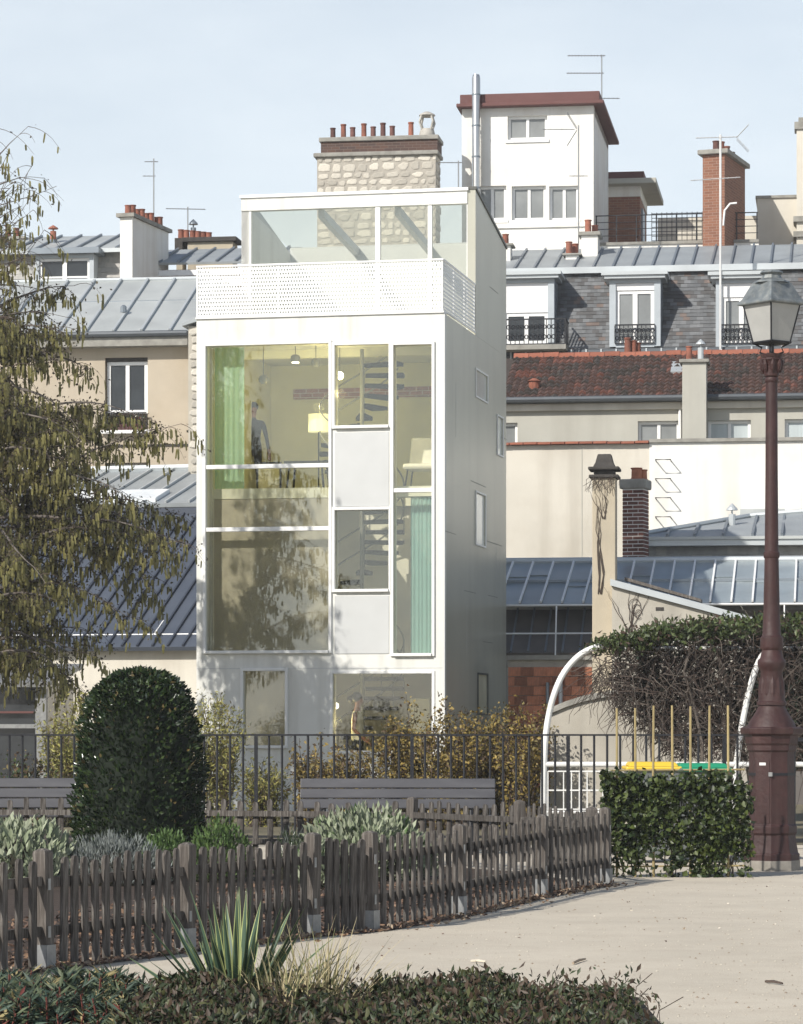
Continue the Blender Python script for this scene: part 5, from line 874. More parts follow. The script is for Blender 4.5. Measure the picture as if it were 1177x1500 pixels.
def pebbles(n, xf, name, label, mats, sz):
    q = xf(n); o = np.array([[1,0,0],[-0.5,0.87,0],[-0.5,-0.87,0],[0,0,0.75]]); a = rng.random(n)*6.28; s_ = sz*(0.5+rng.random(n)**2*1.6); ca, sa = np.cos(a), np.sin(a)
    v = np.stack([np.stack([q[:,0]+s_*(ca*k[0]-sa*k[1]), q[:,1]+s_*(sa*k[0]+ca*k[1]), q[:,2]+s_*k[2]],1) for k in o],1).reshape(-1,3); i = np.arange(n)[:,None]*4
    f = np.concatenate([i+np.array([[0,1,3]]),i+np.array([[1,2,3]]),i+np.array([[2,0,3]])],1).reshape(-1,3)
    tri_obj(name, v, f, mats, None, np.repeat(rng.choice(len(mats),n),3), 'stuff', base=(0,20,0), label=label, cat='gravel')
pebbles(8000, lambda n: np.stack([rng.uniform(-2.4,5.2,n), 14.5+rng.random(n)**1.5*18, np.full(n,0.001)],1), 'path_grit', 'fine grit and small stones over the sandy path', ['chip_c','litter_pale','sand','sand'], 0.006)
def bedpts(n):
    out = []
    while len(out) < n:
        u = random.random(); i = min(int(u*(len(POSTS)-1)),len(POSTS)-2); p = POSTS[i].lerp(POSTS[i+1],random.random()); x = p.x-random.random()**1.5*3.2; out.append((x,p.y+random.uniform(-0.2,0.6),0.006))
    return np.array(out)
bp = bedpts(9000); dd = rng.normal(size=bp.shape); dd[:,2] = np.abs(dd[:,2])*0.3; v, f = leafset('mulch', bp, 0.05, rng, 0, 0.5, dd*3); tri_obj('bed_mulch', v, f, ['chip_a','chip_b','chip_b','soil'], None, np.repeat(rng.choice(4,len(bp)),2), 'stuff', base=(0,25,0), label='dark bark mulch covering the planting bed behind the picket fence', cat='mulch')
for (px, py, px2, py2, m, lb) in ((690,1408,712,1409,'litter_pale','short pale stick lying on the sandy path'), (1122,1438,1147,1441,'twig','thin dark twig lying on the sandy path'), (840,1411,858,1405,'chip_c','thin curved dry stalk lying on the sandy path')):
    a, b = G(px,py,0.012), G(px2,py2,0.012); single('fallen_stick', MB().tube([a, a.lerp(b,0.5)+Vector((0,0.02,0.004)), b], [0.008,0.009,0.006], 5), m, lb, 'stick', a)
# ================================================================ picket fences
def picket_mesh(w, h, t):
    prof = [(-w/2,0),(w/2,0),(w/2,h-w*0.55)]+[(w/2*math.cos(a),h-w*0.55+w*0.55*math.sin(a)) for a in np.linspace(0.35,math.pi-0.35,5)]+[(-w/2,h-w*0.55)]
    return mesh_of('picket', MB().prism([(x,0,z) for x, z in prof], (0,t,0)), 'weathered_wood')
PM = [picket_mesh(0.060,0.645,0.022), picket_mesh(0.056,0.655,0.020), picket_mesh(0.064,0.635,0.024)]
POST = mesh_of('post', MB().box(-0.045,0.045,-0.045,0.045,0.10,0.69).lathe([(0.0635,0.69),(0.058,0.705),(0.02,0.72)], 4, (0,0,0), rot=R(45)), 'weathered_post')
def picket_fence(label, pts, counts, side, zoff=0.03, name='picket_fence', feet=True):
    t = T(name, label, 'fence', pts[0]); t0 = pts[0]
    for i, p in enumerate(pts):
        q = pts[min(i+1,len(pts)-1)]-pts[max(i-1,0)]; a = math.atan2(q.y,q.x); o = inst(POST, 'post', t, p+Vector((0,0,random.uniform(-0.015,0.01))), (R(random.uniform(-1.2,1.2)),R(random.uniform(-1.2,1.2)),a), (1,1,random.uniform(0.98,1.03)))
        if feet:
            m = MB().box(-0.05,0.05,-0.052,-0.046,0.0,0.15).box(-0.05,0.05,0.046,0.052,0.0,0.15).box(-0.052,-0.046,-0.046,0.046,0,0.15); fo = B('metal_foot', m, 'galvanised', t); fo.location = p-t0; fo.rotation_euler = (0,0,a)
            for v in fo.data.vertices: v.co += ORG[t.name]
            n = Vector((math.sin(a),-math.cos(a),0))*side; bx = Vector((math.cos(a),math.sin(a),0))
            for z in (0.23,0.52): 
                c = p+n*0.048-bx*0.02+Vector((0,0,z)); B('hinge_plate', MB().prism([c-bx*0.014-Vector((0,0,0.035)),c+bx*0.014-Vector((0,0,0.035)),c+bx*0.014+Vector((0,0,0.035)),c-bx*0.014+Vector((0,0,0.035))], n*0.004), 'galvanised', t)
    for i, n_ in enumerate(counts):
        a, b = pts[i], pts[i+1]; d = (b-a).normalized(); L = (b-a).length; nrm = Vector((d.y,-d.x,0))*side; ang = math.atan2(d.y,d.x)
        for z in (0.20,0.50): B('rail', MB().bar(a+d*0.055+Vector((0,0,z+zoff)), b-d*0.055+Vector((0,0,z+zoff+random.uniform(-0.01,0.01))), 0.035, 0.06), 'weathered_wood', t)
        for k in range(n_):
            c = a+d*(0.10+(L-0.20)*(k+0.5)/n_)+nrm*0.020; inst(random.choice(PM), 'picket', t, c+Vector((0,0,zoff+random.uniform(-0.012,0.012)))+(nrm*0.024 if side > 0 else Vector((0,0,0))), (0,R(random.uniform(-1.6,1.6)),ang+R(random.uniform(-3,3))), (1,1,random.uniform(0.97,1.03)))
    return t
picket_fence('curving weathered grey picket fence along the sandy path', POSTS, [9,9,12,12,5,11,12,10], 1)
picket_fence('low picket fence in front of the dark slatted benches', BACK, [20,15,11,12], -1, feet=False)
# ================================================================ iron railing
def iron_railing():
    YF = 37.5; zt = 1.36; x0, x1 = -7.5, (1108-HX)*YF/F; t = T('iron_railing', 'black iron park railing with plain vertical bars before the glazed house', 'railing', (x0,YF,0))
    yy = lambda x: YF-0.01*(x-x0)
    B('top_rail', MB().bar((x0,yy(x0),zt),(x1,yy(x1),zt),0.05,0.022), 'iron_black', t); B('bottom_rail', MB().bar((x0,yy(x0),0.12),(x1,yy(x1),0.12),0.04,0.03), 'iron_black', t)
    bar = mesh_of('bar', MB().lathe([(0.0145,0),(0.0145,zt-0.146)], 8), 'iron_black'); post = mesh_of('post', MB().box(-0.022,0.022,-0.022,0.022,0,zt-0.012), 'iron_black')
    x = x0+0.02; k = 0
    while x < x1-0.02: inst(post if k % 12 == 0 else bar, 'post' if k % 12 == 0 else 'bar', t, (x,yy(x),0.0 if k % 12 == 0 else 0.135)); x += 0.1585; k += 1
    g0 = (1146-HX)*36.6/F; t = T('iron_gate', 'black iron gate leaf with square tube frame behind the lamp post', 'gate', (g0,36.6,0))
    B('gate_frame', MB().box(g0,g0+0.05,36.58,36.62,0.08,1.33).box(g0+0.05,g0+1.6,36.58,36.62,1.28,1.33).box(g0+1.6,g0+1.65,36.58,36.62,0.08,1.33).box(g0+0.05,g0+1.6,36.58,36.62,0.08,0.13), 'iron_black', t, bevel=0.008)
    for k in range(10): inst(bar, 'bar', t, (g0+0.15+k*0.15,36.6,0.13), (0,0,0), (1,1,0.945))
iron_railing()
# ================================================================ benches
def bench(label, cx, Y, rz, group):
    t = T('park_bench', label, 'bench', (cx,Y,0), None, rz, True); L = 1.13
    for k in range(3): z = 0.52+k*0.118; y = 0.20+k*0.035; B('back_slat', MB().prism([(-L,y,z),(L,y,z),(L,y+0.032,z+0.108),(-L,y+0.032,z+0.108)], (0,0.03,-0.008)), 'bench_slat', t, bevel=0.008)
    for k in range(4): y = -0.28+k*0.118; B('seat_slat', MB().box(-L,L,y,y+0.106,0.425-0.006*k,0.455-0.006*k), 'bench_slat', t, bevel=0.008)
    for s in (-0.85,0.0,0.85):
        B('leg', MB().tube([(s,-0.26,0.0),(s,-0.24,0.25),(s,-0.2,0.41)], 0.028, 8), 'iron_black', t); B('leg', MB().tube([(s,0.30,0.0),(s,0.20,0.25),(s,0.17,0.41)], 0.028, 8), 'iron_black', t)
        B('bracket', MB().bar((s,-0.27,0.405),(s,0.2,0.385),0.04,0.03), 'iron_black', t); B('back_support', MB().tube([(s,0.19,0.39),(s,0.265,0.55),(s,0.325,0.83)], 0.02, 8), 'iron_black', t)
b1 = W(582,1150,35.3); bench('long dark slatted bench standing between the yellow shrubs and low fence', b1.x, 35.3, R(-1.5), 'g'); b2 = W(-25,1150,35.6); bench('dark slatted bench partly hidden by the clipped bush', b2.x, 35.6, 0.0, 'g')
# ================================================================ lamp post
def lamp_post():
    Y = 31.4; s = Y/F; cx = (1131-HX)*s; zz = lambda py: max(0.0,(1277-py)*s); t = T('street_lamp', 'tall maroon cast iron lamp post with square glass lantern', 'street lamp', (cx,Y,0)); c = (cx,Y,0)
    lo = [(1277,39),(1253,39),(1251,37),(1240,35),(1225,33),(1222,35),(1212,35),(1209,32),(1104,31.5),(1101,34),(1094,34),(1091,36),(1080,37),(1077,43),(1069,44),(1067,40)]
    B('base', MB().lathe([(p[1]*s*1.05,zz(p[0])) for p in lo], 8, c, rot=R(22.5+14)), 'lamp_paint', t, bevel=0.004)
    hi = [(1067,36),(1060,33),(1052,28),(1044,23),(1038,20),(1036,20),(1035,22),(1031,22),(1029,20),(1000,17),(986,16),(984,17),(978,20),(973,21),(969,20),(966,17),(955,14.5),(953,16),(950,17),(936,16.5),(934,14.5),(932,13.5),(900,12.2),(840,10.8),(820,10.4),(818,11.8),(812,11.8),(810,10.2),(700,9.2),(563,8.6),(561,10),(557,10),(555,9)]
    sh = B('shaft', MB().lathe([(p[1]*s,zz(p[0])) for p in hi], 24, c), 'lamp_paint', t, smooth='auto')
    B('capital', MB().lathe([(p[1]*s,zz(p[0])) for p in ((555,8.6),(553,11),(548,11.5),(538,12),(531,14),(529,15.5),(527,14.5),(524,16),(521,16.5),(520,10))], 20, c), 'lamp_paint', t, smooth='auto')
    me = mesh_of('leaf_ornament', MB().lathe([(0.004,0),(0.020,0.04),(0.024,0.09),(0.014,0.13),(0.004,0.14)], 6), 'lamp_paint')
    for k in range(8): a = 2*math.pi*k/8; inst(me, 'leaf_ornament', t, (cx+0.085*math.cos(a),Y+0.085*math.sin(a),zz(549)), (0,R(10),a))
    for k in range(12): a = 2*math.pi*k/12; inst(me, 'leaf_ornament', t, (cx+0.128*math.cos(a),Y+0.128*math.sin(a),zz(1029)), (0,R(-6),a), (0.9,1.2,2.0))
    B('access_door', MB().xform(Matrix.Identity(4)), 'lamp_paint', t) if False else None
    # door plate, label and strap on the face turned to the camera
    fa = R(-90+14-45+22.5+8.5); ap = 31.5*s*1.05*math.cos(math.pi/8)
    for k in range(8):
        a = R(22.5+14)+math.pi/8+2*math.pi*k/8
        if math.sin(a) < -0.75: fa = a if k == 0 or True and (math.cos(a) < 0.2) else fa
    n = Vector((math.cos(fa),math.sin(fa),0)); e = Vector((-n.y,n.x,0)); o = Vector(c)+n*ap
    def plate(name, w0, w1, p0, p1, th, m, par): 
        a_, b_ = zz(p0), zz(p1); return B(name, MB().prism([o+e*w0+Vector((0,0,a_)),o+e*w1+Vector((0,0,a_)),o+e*w1+Vector((0,0,b_)),o+e*w0+Vector((0,0,b_))], n*th), m, par)
    dpl = plate('access_door', -0.075, 0.075, 1208, 1116, 0.008, 'lamp_paint', t); plate('label_plate', -0.035, 0.035, 1123, 1119, 0.012, 'label_white', dpl)
    B('strap', MB().lathe([(32.4*s*1.05,zz(1138)),(32.4*s*1.05,zz(1134))], 8, c, rot=R(22.5+14)), 'iron_black', t); plate('strap_buckle', 0.07, 0.11, 1139, 1133, 0.02, 'steel', t)
    B('plinth_dirt', MB().lathe([(39.6*s*1.05,0.0),(39.4*s*1.05,zz(1262))], 8, c, rot=R(22.5+14)), 'lamp_foot', t)
    # lantern
    rt = R(37+45); L = lambda hw, py: (hw*s, zz(py)); k2 = 1/math.cos(math.pi/4)
    B('lantern_base', MB().lathe([(0.27/2*k2,zz(506)),(0.29/2*k2,zz(504)),(0.29/2*k2,zz(502.5))], 4, c, rot=rt), 'iron_black', t)
    r0, r1, zA, zB2 = 0.265/2*k2, 0.405/2*k2, zz(503), zz(449); cor = [(math.cos(rt+math.pi/2*k),math.sin(rt+math.pi/2*k)) for k in range(4)]
    for k in range(4):
        (ax, ay), (bx, by) = cor[k], cor[(k+1)%4]
        q = [Vector((cx+ax*r0,Y+ay*r0,zA)),Vector((cx+bx*r0,Y+by*r0,zA)),Vector((cx+bx*r1,Y+by*r1,zB2)),Vector((cx+ax*r1,Y+ay*r1,zB2))]; nn = (q[1]-q[0]).cross(q[3]-q[0]).normalized()
        B('lantern_pane', MB().prism(q, nn*-0.006), 'lamp_glass', t); B('lantern_bar', MB().tube([q[0],q[3]], 0.009, 6), 'iron_black', t)
        B('bracket_arm', MB().tube([(cx+ax*0.06,Y+ay*0.06,zz(521)),(cx+ax*0.12,Y+ay*0.12,zz(518)),(cx+ax*0.10,Y+ay*0.10,zz(511)),(cx+ax*r0*0.95,Y+ay*r0*0.95,zz(505))], 0.010, 6), 'iron_black', t)
    B('lantern_roof', MB().lathe([(0.40/2*k2,zz(450)),(0.50/2*k2,zz(449)),(0.505/2*k2,zz(446)),(0.43/2*k2,zz(440)),(0.30/2*k2,zz(419)),(0.30/2*k2,zz(417))], 4, c, rot=rt), 'lamp_roof', t, bevel=0.006)
    B('lantern_cap', MB().lathe([(0.27/2*k2,zz(417)),(0.25/2*k2,zz(414)),(0.15/2*k2,zz(410)),(0.13/2*k2,zz(405)),(0.17/2*k2,zz(402)),(0.15/2*k2,zz(399)),(0.02,zz(397))], 8, c, rot=rt), 'lamp_roof', t)
    B('spigot', MB().lathe([(0.025,zz(522)),(0.025,zz(505))], 8, c), 'iron_black', t)
lamp_post()
# ================================================================ ivy trellis and bins
def trellis():
    Y = 30.0; base = G(995,1285); t = T('ivy_trellis', 'upright bamboo trellis panel overgrown with dark green ivy', 'trellis', base); sxs = [904,931,958,985,1012,1040,1067]
    for i, p in enumerate(sxs):
        x = (p-HX)*Y/F; zt = EYE+(HY-1036-random.uniform(-3,3))*Y/F; B('cane', MB().tube([(x,Y,0),(x+random.uniform(-0.008,0.008),Y,zt*0.5),(x,Y,zt)], [0.014,0.013,0.011], 7), 'bamboo', t)
    a, b = (893-HX)*Y/F, (1092-HX)*Y/F
    for z in (0.10,0.32,0.58,0.86,1.04): B('crossbar', MB().tube([(a,Y+0.02,z),(b,Y+0.02,z+0.01)], 0.010, 6), 'bamboo', t)
    st = MB()
    for i in range(26):
        x = random.uniform(a+0.1,b-0.02); p = Vector((x,Y+0.04,0.01)); pts = [p.copy()]
        for k in range(8): p = p+Vector((random.uniform(-0.07,0.07),random.uniform(-0.02,0.02),random.uniform(0.08,0.15))); p.x = min(max(p.x,a),b); p.y = min(max(p.y,Y-0.02),Y+0.08); pts.append(p.copy())
        st.tube(pts, 0.006, 4)
    B('ivy_stems', st, 'twig_grey', t, kind='stuff')
    P = []; D = []
    cl = [(random.uniform(a-0.06,b+0.02), random.uniform(0.04,0.99)) for _ in range(270)]
    for (x, z) in cl:
        edge = x > b-0.45; n = int(rng.integers(16,34)*(1.3 if edge or z > 0.55 else 0.75 if z > 0.2 else 0.4)); 
        if z < 0.14 and random.random() < 0.5: continue
        q = np.stack([x+rng.normal(0,0.055,n), Y-0.03+rng.normal(0,0.035,n), z+rng.normal(0,0.05,n)],1); P.append(q)
    P = np.concatenate(P); P[:,2] = np.clip(P[:,2],0.03,1.04); P[:,0] = np.clip(P[:,0],a-0.05,b+0.05); D = np.stack([rng.normal(0,0.6,len(P)),rng.normal(-0.6,0.4,len(P)),rng.normal(-0.5,0.5,len(P))],1)
    v, f = leafset('ivy', P, 0.055, rng, 0, 0.95, D); tri_obj('ivy_foliage', v, f, ['ivy_leaf','ivy_leaf_b','ivy_leaf_c'], t, np.repeat(rng.choice(3,len(P),p=[.5,.27,.23]),2), 'stuff')
trellis()
def bin_(label, px, Y, lid, zl):
    x = (px-HX)*Y/F; t = T('wheelie_bin', label, 'bin', (x,Y,0), None, 0.0, True)
    B('body', MB().prism([(-0.22,-0.24,0.08),(0.22,-0.24,0.08),(0.22,0.24,0.08),(-0.22,0.24,0.08)], (0,0,0.01)).add([(-0.21,-0.23,0.09),(0.21,-0.23,0.09),(0.21,0.23,0.09),(-0.21,0.23,0.09),(-0.275,-0.32,zl),(0.275,-0.32,zl),(0.275,0.32,zl),(-0.275,0.32,zl)], [(0,1,5,4),(1,2,6,5),(2,3,7,6),(3,0,4,7),(4,5,6,7)]), 'bin_grey', t, bevel=0.02)
    B('lid', MB().box(-0.30,0.30,-0.36,0.34,zl+0.001,zl+0.04).prism([(-0.27,-0.3,zl+0.041),(0.27,-0.3,zl+0.041),(0.24,-0.22,zl+0.085),(-0.24,-0.22,zl+0.085)], (0,0.55,0)), lid, t, bevel=0.015); B('handle', MB().tube([(-0.2,0.36,zl-0.02),(-0.2,0.42,zl),(0.2,0.42,zl),(0.2,0.36,zl-0.02)], 0.014, 6), 'bin_grey', t)
    for s in (-1,1): B('wheel', MB().lathe([(0.02,-0.02),(0.10,-0.02),(0.10,0.02),(0.02,0.02)], 14).xform(Matrix.Translation((s*0.25,0.22,0.10)) @ Matrix.Rotation(R(90),4,'Y')), 'iron_black', t)
bin_('wheelie bin with yellow lid behind the ivy trellis', 955, 33.2, 'bin_yellow', 1.0); bin_('wheelie bin with bright green lid behind the ivy trellis', 1028, 33.2, 'bin_green', 0.985)
# ================================================================ white tube pergola with vine
def pergola():
    Y = 39.6; P = lambda px, py, Yq=Y: W(px,py,Yq); t = T('tube_pergola', 'white tubular pergola frame with bent posts behind the black railing', 'pergola', (P(797,1100).x,Y,0))
    for pts in (((797,1240),(797,1150),(799,1090),(804,1050),(813,1015),(827,985),(847,962),(868,950),(885,946)), ((1076,1240),(1078,1150),(1082,1100),(1090,1050),(1100,1005),(1113,968),(1128,950),(1140,945))):
        q = [P(*p) for p in pts]; q[0].z = 0.0; sm = []
        for i in range(len(q)-1):
            p0, p1, p2, p3 = q[max(i-1,0)], q[i], q[i+1], q[min(i+2,len(q)-1)]
            for k in range(4): u = k/4; sm.append(0.5*((2*p1)+(p2-p0)*u+(2*p0-5*p1+4*p2-p3)*u*u+(3*p1-p0-3*p2+p3)*u**3))
        sm.append(q[-1]); B('bent_post', MB().tube(sm, 0.040, 10), 'pipe_white', t, smooth='auto')
    B('rail', MB().tube([P(798,1120),P(1200,1120)], 0.036, 10), 'pipe_white', t, smooth='auto'); B('top_tube', MB().tube([P(900,950,40.4),P(1240,950,40.4)], 0.03, 10), 'pipe_white', t, smooth='auto')
    B('tie_tube', MB().tube([P(797,1190),P(900,1190)], 0.02, 8), 'pipe_white', t)
    x0, x1 = P(803,1130).x, P(895,1130).x; z0, z1 = 0.15, P(803,1130).z
    for k in range(9): x = x0+(x1-x0)*k/8; B('grille_bar', MB().box(x-0.007,x+0.007,Y-0.01,Y+0.004,z0,z1), 'pipe_white', t)
    for k in range(4): z = z0+(z1-z0)*k/3; B('grille_bar', MB().box(x0,x1,Y-0.016,Y-0.011,z-0.009,z+0.009), 'pipe_white', t)
    B('grille_post', MB().box(x0-0.06,x0-0.015,Y-0.02,Y+0.02,0,z1+0.02), 'pipe_white', t)
pergola()
def vine():
    Y0 = 39.9; base = W(1010,1100,Y0); base.z = 0; t = T('climbing_vine', 'tangled leafless vine with green leafy top draped over the white pergola', 'vine', base)
    m = MB()
    for k in range(5):
        p = Vector((base.x+random.uniform(-0.5,1.2),Y0+random.uniform(-0.2,0.4),0)); pts = [p.copy()]
        for q in range(8): p = p+Vector((random.uniform(-0.1,0.1),random.uniform(-0.05,0.05),0.31)); pts.append(p.copy())
        m.tube(pts, [0.03-0.002*i for i in range(9)], 6)
    m.tube([W(958,1130,Y0),W(952,1050,Y0),W(948,1010,Y0),W(955,985,Y0)], [0.028,0.024,0.02,0.015], 6); B('main_stems', m, 'twig_grey', t)
    m = MB(); m2 = MB()
    topy = lambda px: 948-max(0,min(1,(px-868)/90))*26-max(0,min(1,(px-960)/150))*14
    boty = lambda px: 1000+max(0,min(1,(px-880)/110))*95
    for k in range(2600):
        px = 868+random.random()**0.8*420; ty, by = topy(px), boty(px); fr_ = random.random()**0.85; py = ty+12+(by-ty)*fr_; p = W(px,py,Y0+random.uniform(-0.5,0.7)); pts = [p.copy()]; d = Vector((random.gauss(0,0.6),random.gauss(0,0.35),random.gauss(-0.25,0.5)))*0.10
        for q in range(random.randint(4,7)): d = d*0.8+Vector((random.gauss(0,0.5),random.gauss(0,0.3),random.gauss(-0.25,0.4)))*0.05; p = p+d; pts.append(p.copy())
        (m if random.random() < 0.62 else m2).tube(pts, [0.0065*(1-0.1*i) for i in range(len(pts))], 3)
    B('dry_twigs', m, 'twig', t, kind='stuff', recalc=False); B('grey_twigs', m2, 'twig_grey', t, kind='stuff', recalc=False)
    P = []
    for k in range(200):
        px = 872+random.random()*400; ty = topy(px); dn = abs(random.gauss(0,11)); 
        if px < 930: dn *= 0.5
        c = W(px,ty+dn,Y0+random.uniform(-0.5,0.6)); n = rng.integers(22,46); P.append(np.array(c)[None]+rng.normal(size=(n,3))*np.array([0.085,0.08,0.045]))
    P = np.concatenate(P); leaves('green_leaves', P, 0.075, ['vine_leaf','vine_leaf_b','vine_leaf_dry'], t, up=0.5, aspect=0.5, weights=[.5,.32,.18])
    n = 9500; px = 900+rng.random(n)*380; fr_ = rng.random(n); P = np.array([W(a, topy(a)+15+(boty(a)-topy(a))*b, Y0+c) for a, b, c in zip(px,fr_,rng.uniform(-0.1,0.9,n))]); leaves('dead_leaves', P, 0.075, ['vine_leaf_dry','twig','hedge_core'], t, up=-0.3, aspect=0.3, weights=[.3,.4,.3])
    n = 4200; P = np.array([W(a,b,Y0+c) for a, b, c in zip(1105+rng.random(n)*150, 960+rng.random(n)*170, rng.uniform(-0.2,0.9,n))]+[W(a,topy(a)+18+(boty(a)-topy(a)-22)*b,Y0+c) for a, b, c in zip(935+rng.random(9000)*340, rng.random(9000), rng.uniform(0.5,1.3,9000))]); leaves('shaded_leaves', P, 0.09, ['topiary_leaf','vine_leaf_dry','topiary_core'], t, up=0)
vine()
# ================================================================ clipped bush and bed plants
def topiary():
    Y = 31.0; cx = (205-HX)*Y/F; t = T('clipped_bush', 'large dark glossy evergreen bush clipped to a rounded column', 'bush', (cx,Y,0))
    prof = [(0.58,0.0),(0.62,0.25),(0.635,0.6),(0.62,1.0),(0.58,1.4),(0.50,1.70),(0.38,1.91),(0.20,2.01),(0.02,2.04)]
    def rad(z): 
        for (r0,z0),(r1,z1) in zip(prof[:-1],prof[1:]):
            if z0 <= z <= z1: return r0+(r1-r0)*(z-z0)/(z1-z0)
        return 0.02
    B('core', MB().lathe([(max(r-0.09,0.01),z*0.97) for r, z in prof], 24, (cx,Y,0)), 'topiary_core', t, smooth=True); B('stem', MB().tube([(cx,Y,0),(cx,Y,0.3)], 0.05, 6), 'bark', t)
    n = 14000; th = rng.random(n)*2*math.pi; z = 2.04*rng.random(n)**0.9; rr = np.array([rad(q) for q in z]); k = rng.random(n) < 0.16; rr2 = np.where(k, rr*np.sqrt(rng.random(n)), rr); z = np.where(k & (rr > 0.3), z, z)
    # top dome points
    lump = 0.03*np.sin(th*5+z*7)+0.025*np.sin(th*9-z*11)+0.02*np.sin(th*17+z*23); R_ = rr+lump-np.abs(rng.normal(0,0.035,n)); P = np.stack([cx+R_*np.cos(th), Y+R_*np.sin(th), z],1)
    D = np.stack([np.cos(th)*0.7,np.sin(th)*0.7,0.55+0*th],1); leaves('foliage', P, 0.054, ['topiary_leaf','topiary_leaf_b','topiary_leaf_c'], t, aspect=0.5, dirs=D, weights=[.60,.37,.03])
    n = 1500; th = rng.random(n)*2*math.pi; r = 0.5*np.sqrt(rng.random(n)); z = np.array([max([q for q in np.linspace(1.5,2.04,24) if rad(q) >= a] or [1.6]) for a in r]); P = np.stack([cx+r*np.cos(th),Y+r*np.sin(th),z-0.02],1); leaves('crown_foliage', P, 0.06, ['topiary_leaf','topiary_leaf_b','topiary_leaf_c'], t, up=1.0, weights=[.50,.44,.06])
topiary()
def mound(name, label, cat, px, py, Y, wpx, hm, n, size, mats, wts, up=0.6, aspect=0.4, depth=0.5, core='hedge_core', spiky=0.0, group=None):
    c = W(px,HY,Y); w = wpx*Y/F/2; t = T(name, label, cat, (c.x,Y,0), group)
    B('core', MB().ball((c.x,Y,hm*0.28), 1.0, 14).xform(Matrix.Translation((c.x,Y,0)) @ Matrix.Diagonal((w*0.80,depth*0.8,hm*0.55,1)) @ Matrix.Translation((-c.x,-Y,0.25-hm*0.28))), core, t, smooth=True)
    th = rng.random(n)*2*math.pi; ph = np.arccos(rng.random(n)); r = 0.80+0.22*rng.random(n)+0.08*np.sin(th*4+1)+0.06*np.sin(th*7+ph*5); x = np.sin(ph)*np.cos(th)*r; y = np.sin(ph)*np.sin(th)*r; z = np.cos(ph)*r
    P = np.stack([c.x+x*w, Y+y*depth, 0.02+z*hm*(1-size)],1); D = np.stack([x*0.6,y*0.6,z*0.8],1); leaves('foliage', P, size, mats, t, up=up, aspect=aspect, dirs=D, weights=wts); return t
mound('sage_plant', 'grey green sage mound beside the lavender by the fence', 'plant', 20, 0, 28.5, 190, 0.60, 1900, 0.095, ['sage_leaf','sage_leaf_b'], [.5,.5], depth=0.6)
mound('lavender_plant', 'low grey lavender hummock in front of the clipped bush', 'plant', 165, 0, 28.6, 165, 0.44, 3200, 0.06, ['lavender_leaf','lavender_leaf_b'], [.55,.45], up=1.0, aspect=0.16)
mound('green_shrub', 'bright green rounded shrub between bush and curving fence', 'shrub', 322, 0, 29.2, 92, 0.56, 2600, 0.045, ['shrub_green','shrub_green_b'], [.6,.4])
mound('green_shrub', 'small low green shrub touching the lavender hummock', 'shrub', 245, 0, 29.3, 80, 0.46, 1800, 0.045, ['shrub_green','shrub_green_b'], [.7,.3])
mound('sage_plant', 'large grey green sage bush behind the middle of the curving fence', 'plant', 535, 0, 29.6, 185, 0.66, 3000, 0.085, ['sage_leaf','sage_leaf_b','shrub_green'], [.5,.4,.1], depth=0.6)
mound('sage_plant', 'sage tuft showing between fence pickets below the large sage bush', 'plant', 470, 0, 28.0, 70, 0.42, 700, 0.085, ['sage_leaf','sage_leaf_b','shrub_green'], [.5,.3,.2], depth=0.35)
t = mound('rosemary_plant', 'upright rosemary sprigs beside the large sage bush', 'plant', 430, 0, 29.4, 55, 0.46, 1100, 0.05, ['topiary_leaf_b','lavender_leaf_b'], [.6,.4], up=1.2, aspect=0.15, depth=0.25)
# ================================================================ shrubs between railing and house
def shrub(name, label, px, Y, wpx, py_top, nst, nl, size, mats, wts, group, aspect=0.6, tall=0.0, depth=0.6):
    c = W(px,HY,Y); w = wpx*Y/F/2; H = EYE+(HY-py_top)*Y/F; t = T(name, label, 'shrub', (c.x,Y,0), group); m = MB(); P = []
    for k in range(nst):
        a = random.uniform(0,2*math.pi); rr = math.sqrt(random.random()); tip = Vector((c.x+w*rr*math.cos(a)*1.1, Y+depth*rr*math.sin(a), H*random.uniform(0.55,1.0)*(1-0.25*rr)*(1+tall*random.random()))); b = Vector((c.x+random.uniform(-0.5,0.5)*w,Y+random.uniform(-0.3,0.3)*depth,0)); pts = [b]
        for q in range(1,7): u = q/6; pts.append(b.lerp(tip,u)+Vector((random.gauss(0,0.03),random.gauss(0,0.03),0.1*math.sin(u*math.pi))))
        m.tube(pts, [0.010*(1-0.13*i) for i in range(7)], 4); n = nl//nst
        for q in range(n): u = random.random()**0.75*5.99; i = int(u); p = pts[i].lerp(pts[i+1],u-i); P.append((p.x+random.gauss(0,0.055),p.y+random.gauss(0,0.055),max(0.03,p.z+random.gauss(0,0.05))))
    B('stems', m, 'twig', t, recalc=False, kind='stuff'); leaves('foliage', np.array(P), size, mats, t, aspect=aspect, weights=wts); return t
for (px, wpx, top, n, lb) in ((455,75,1078,2600,'sparse low yellow shrub just right of the small ground floor window'), (520,90,1082,3400,'low yellow shrub below the person in the ground floor window'), (600,115,1036,6200,'dense yellow shrub covering the right half of the ground floor glass'),
        (662,105,1022,6000,'tall yellow shrub at the white front corner of the house'), (718,95,1018,5200,'yellow shrub before the grey side wall of the house'), (768,85,1012,4200,'yellow brown shrub beside the bent white pergola post')):
    shrub('yellow_shrub', lb, px, 43.5+random.uniform(-0.8,0.8), wpx, top, 50, n, 0.055, ['yellow_leaf','yellow_leaf_b','brown_leaf'], [.42,.34,.24], 'yellow leaved shrubs before the house', tall=0.15)
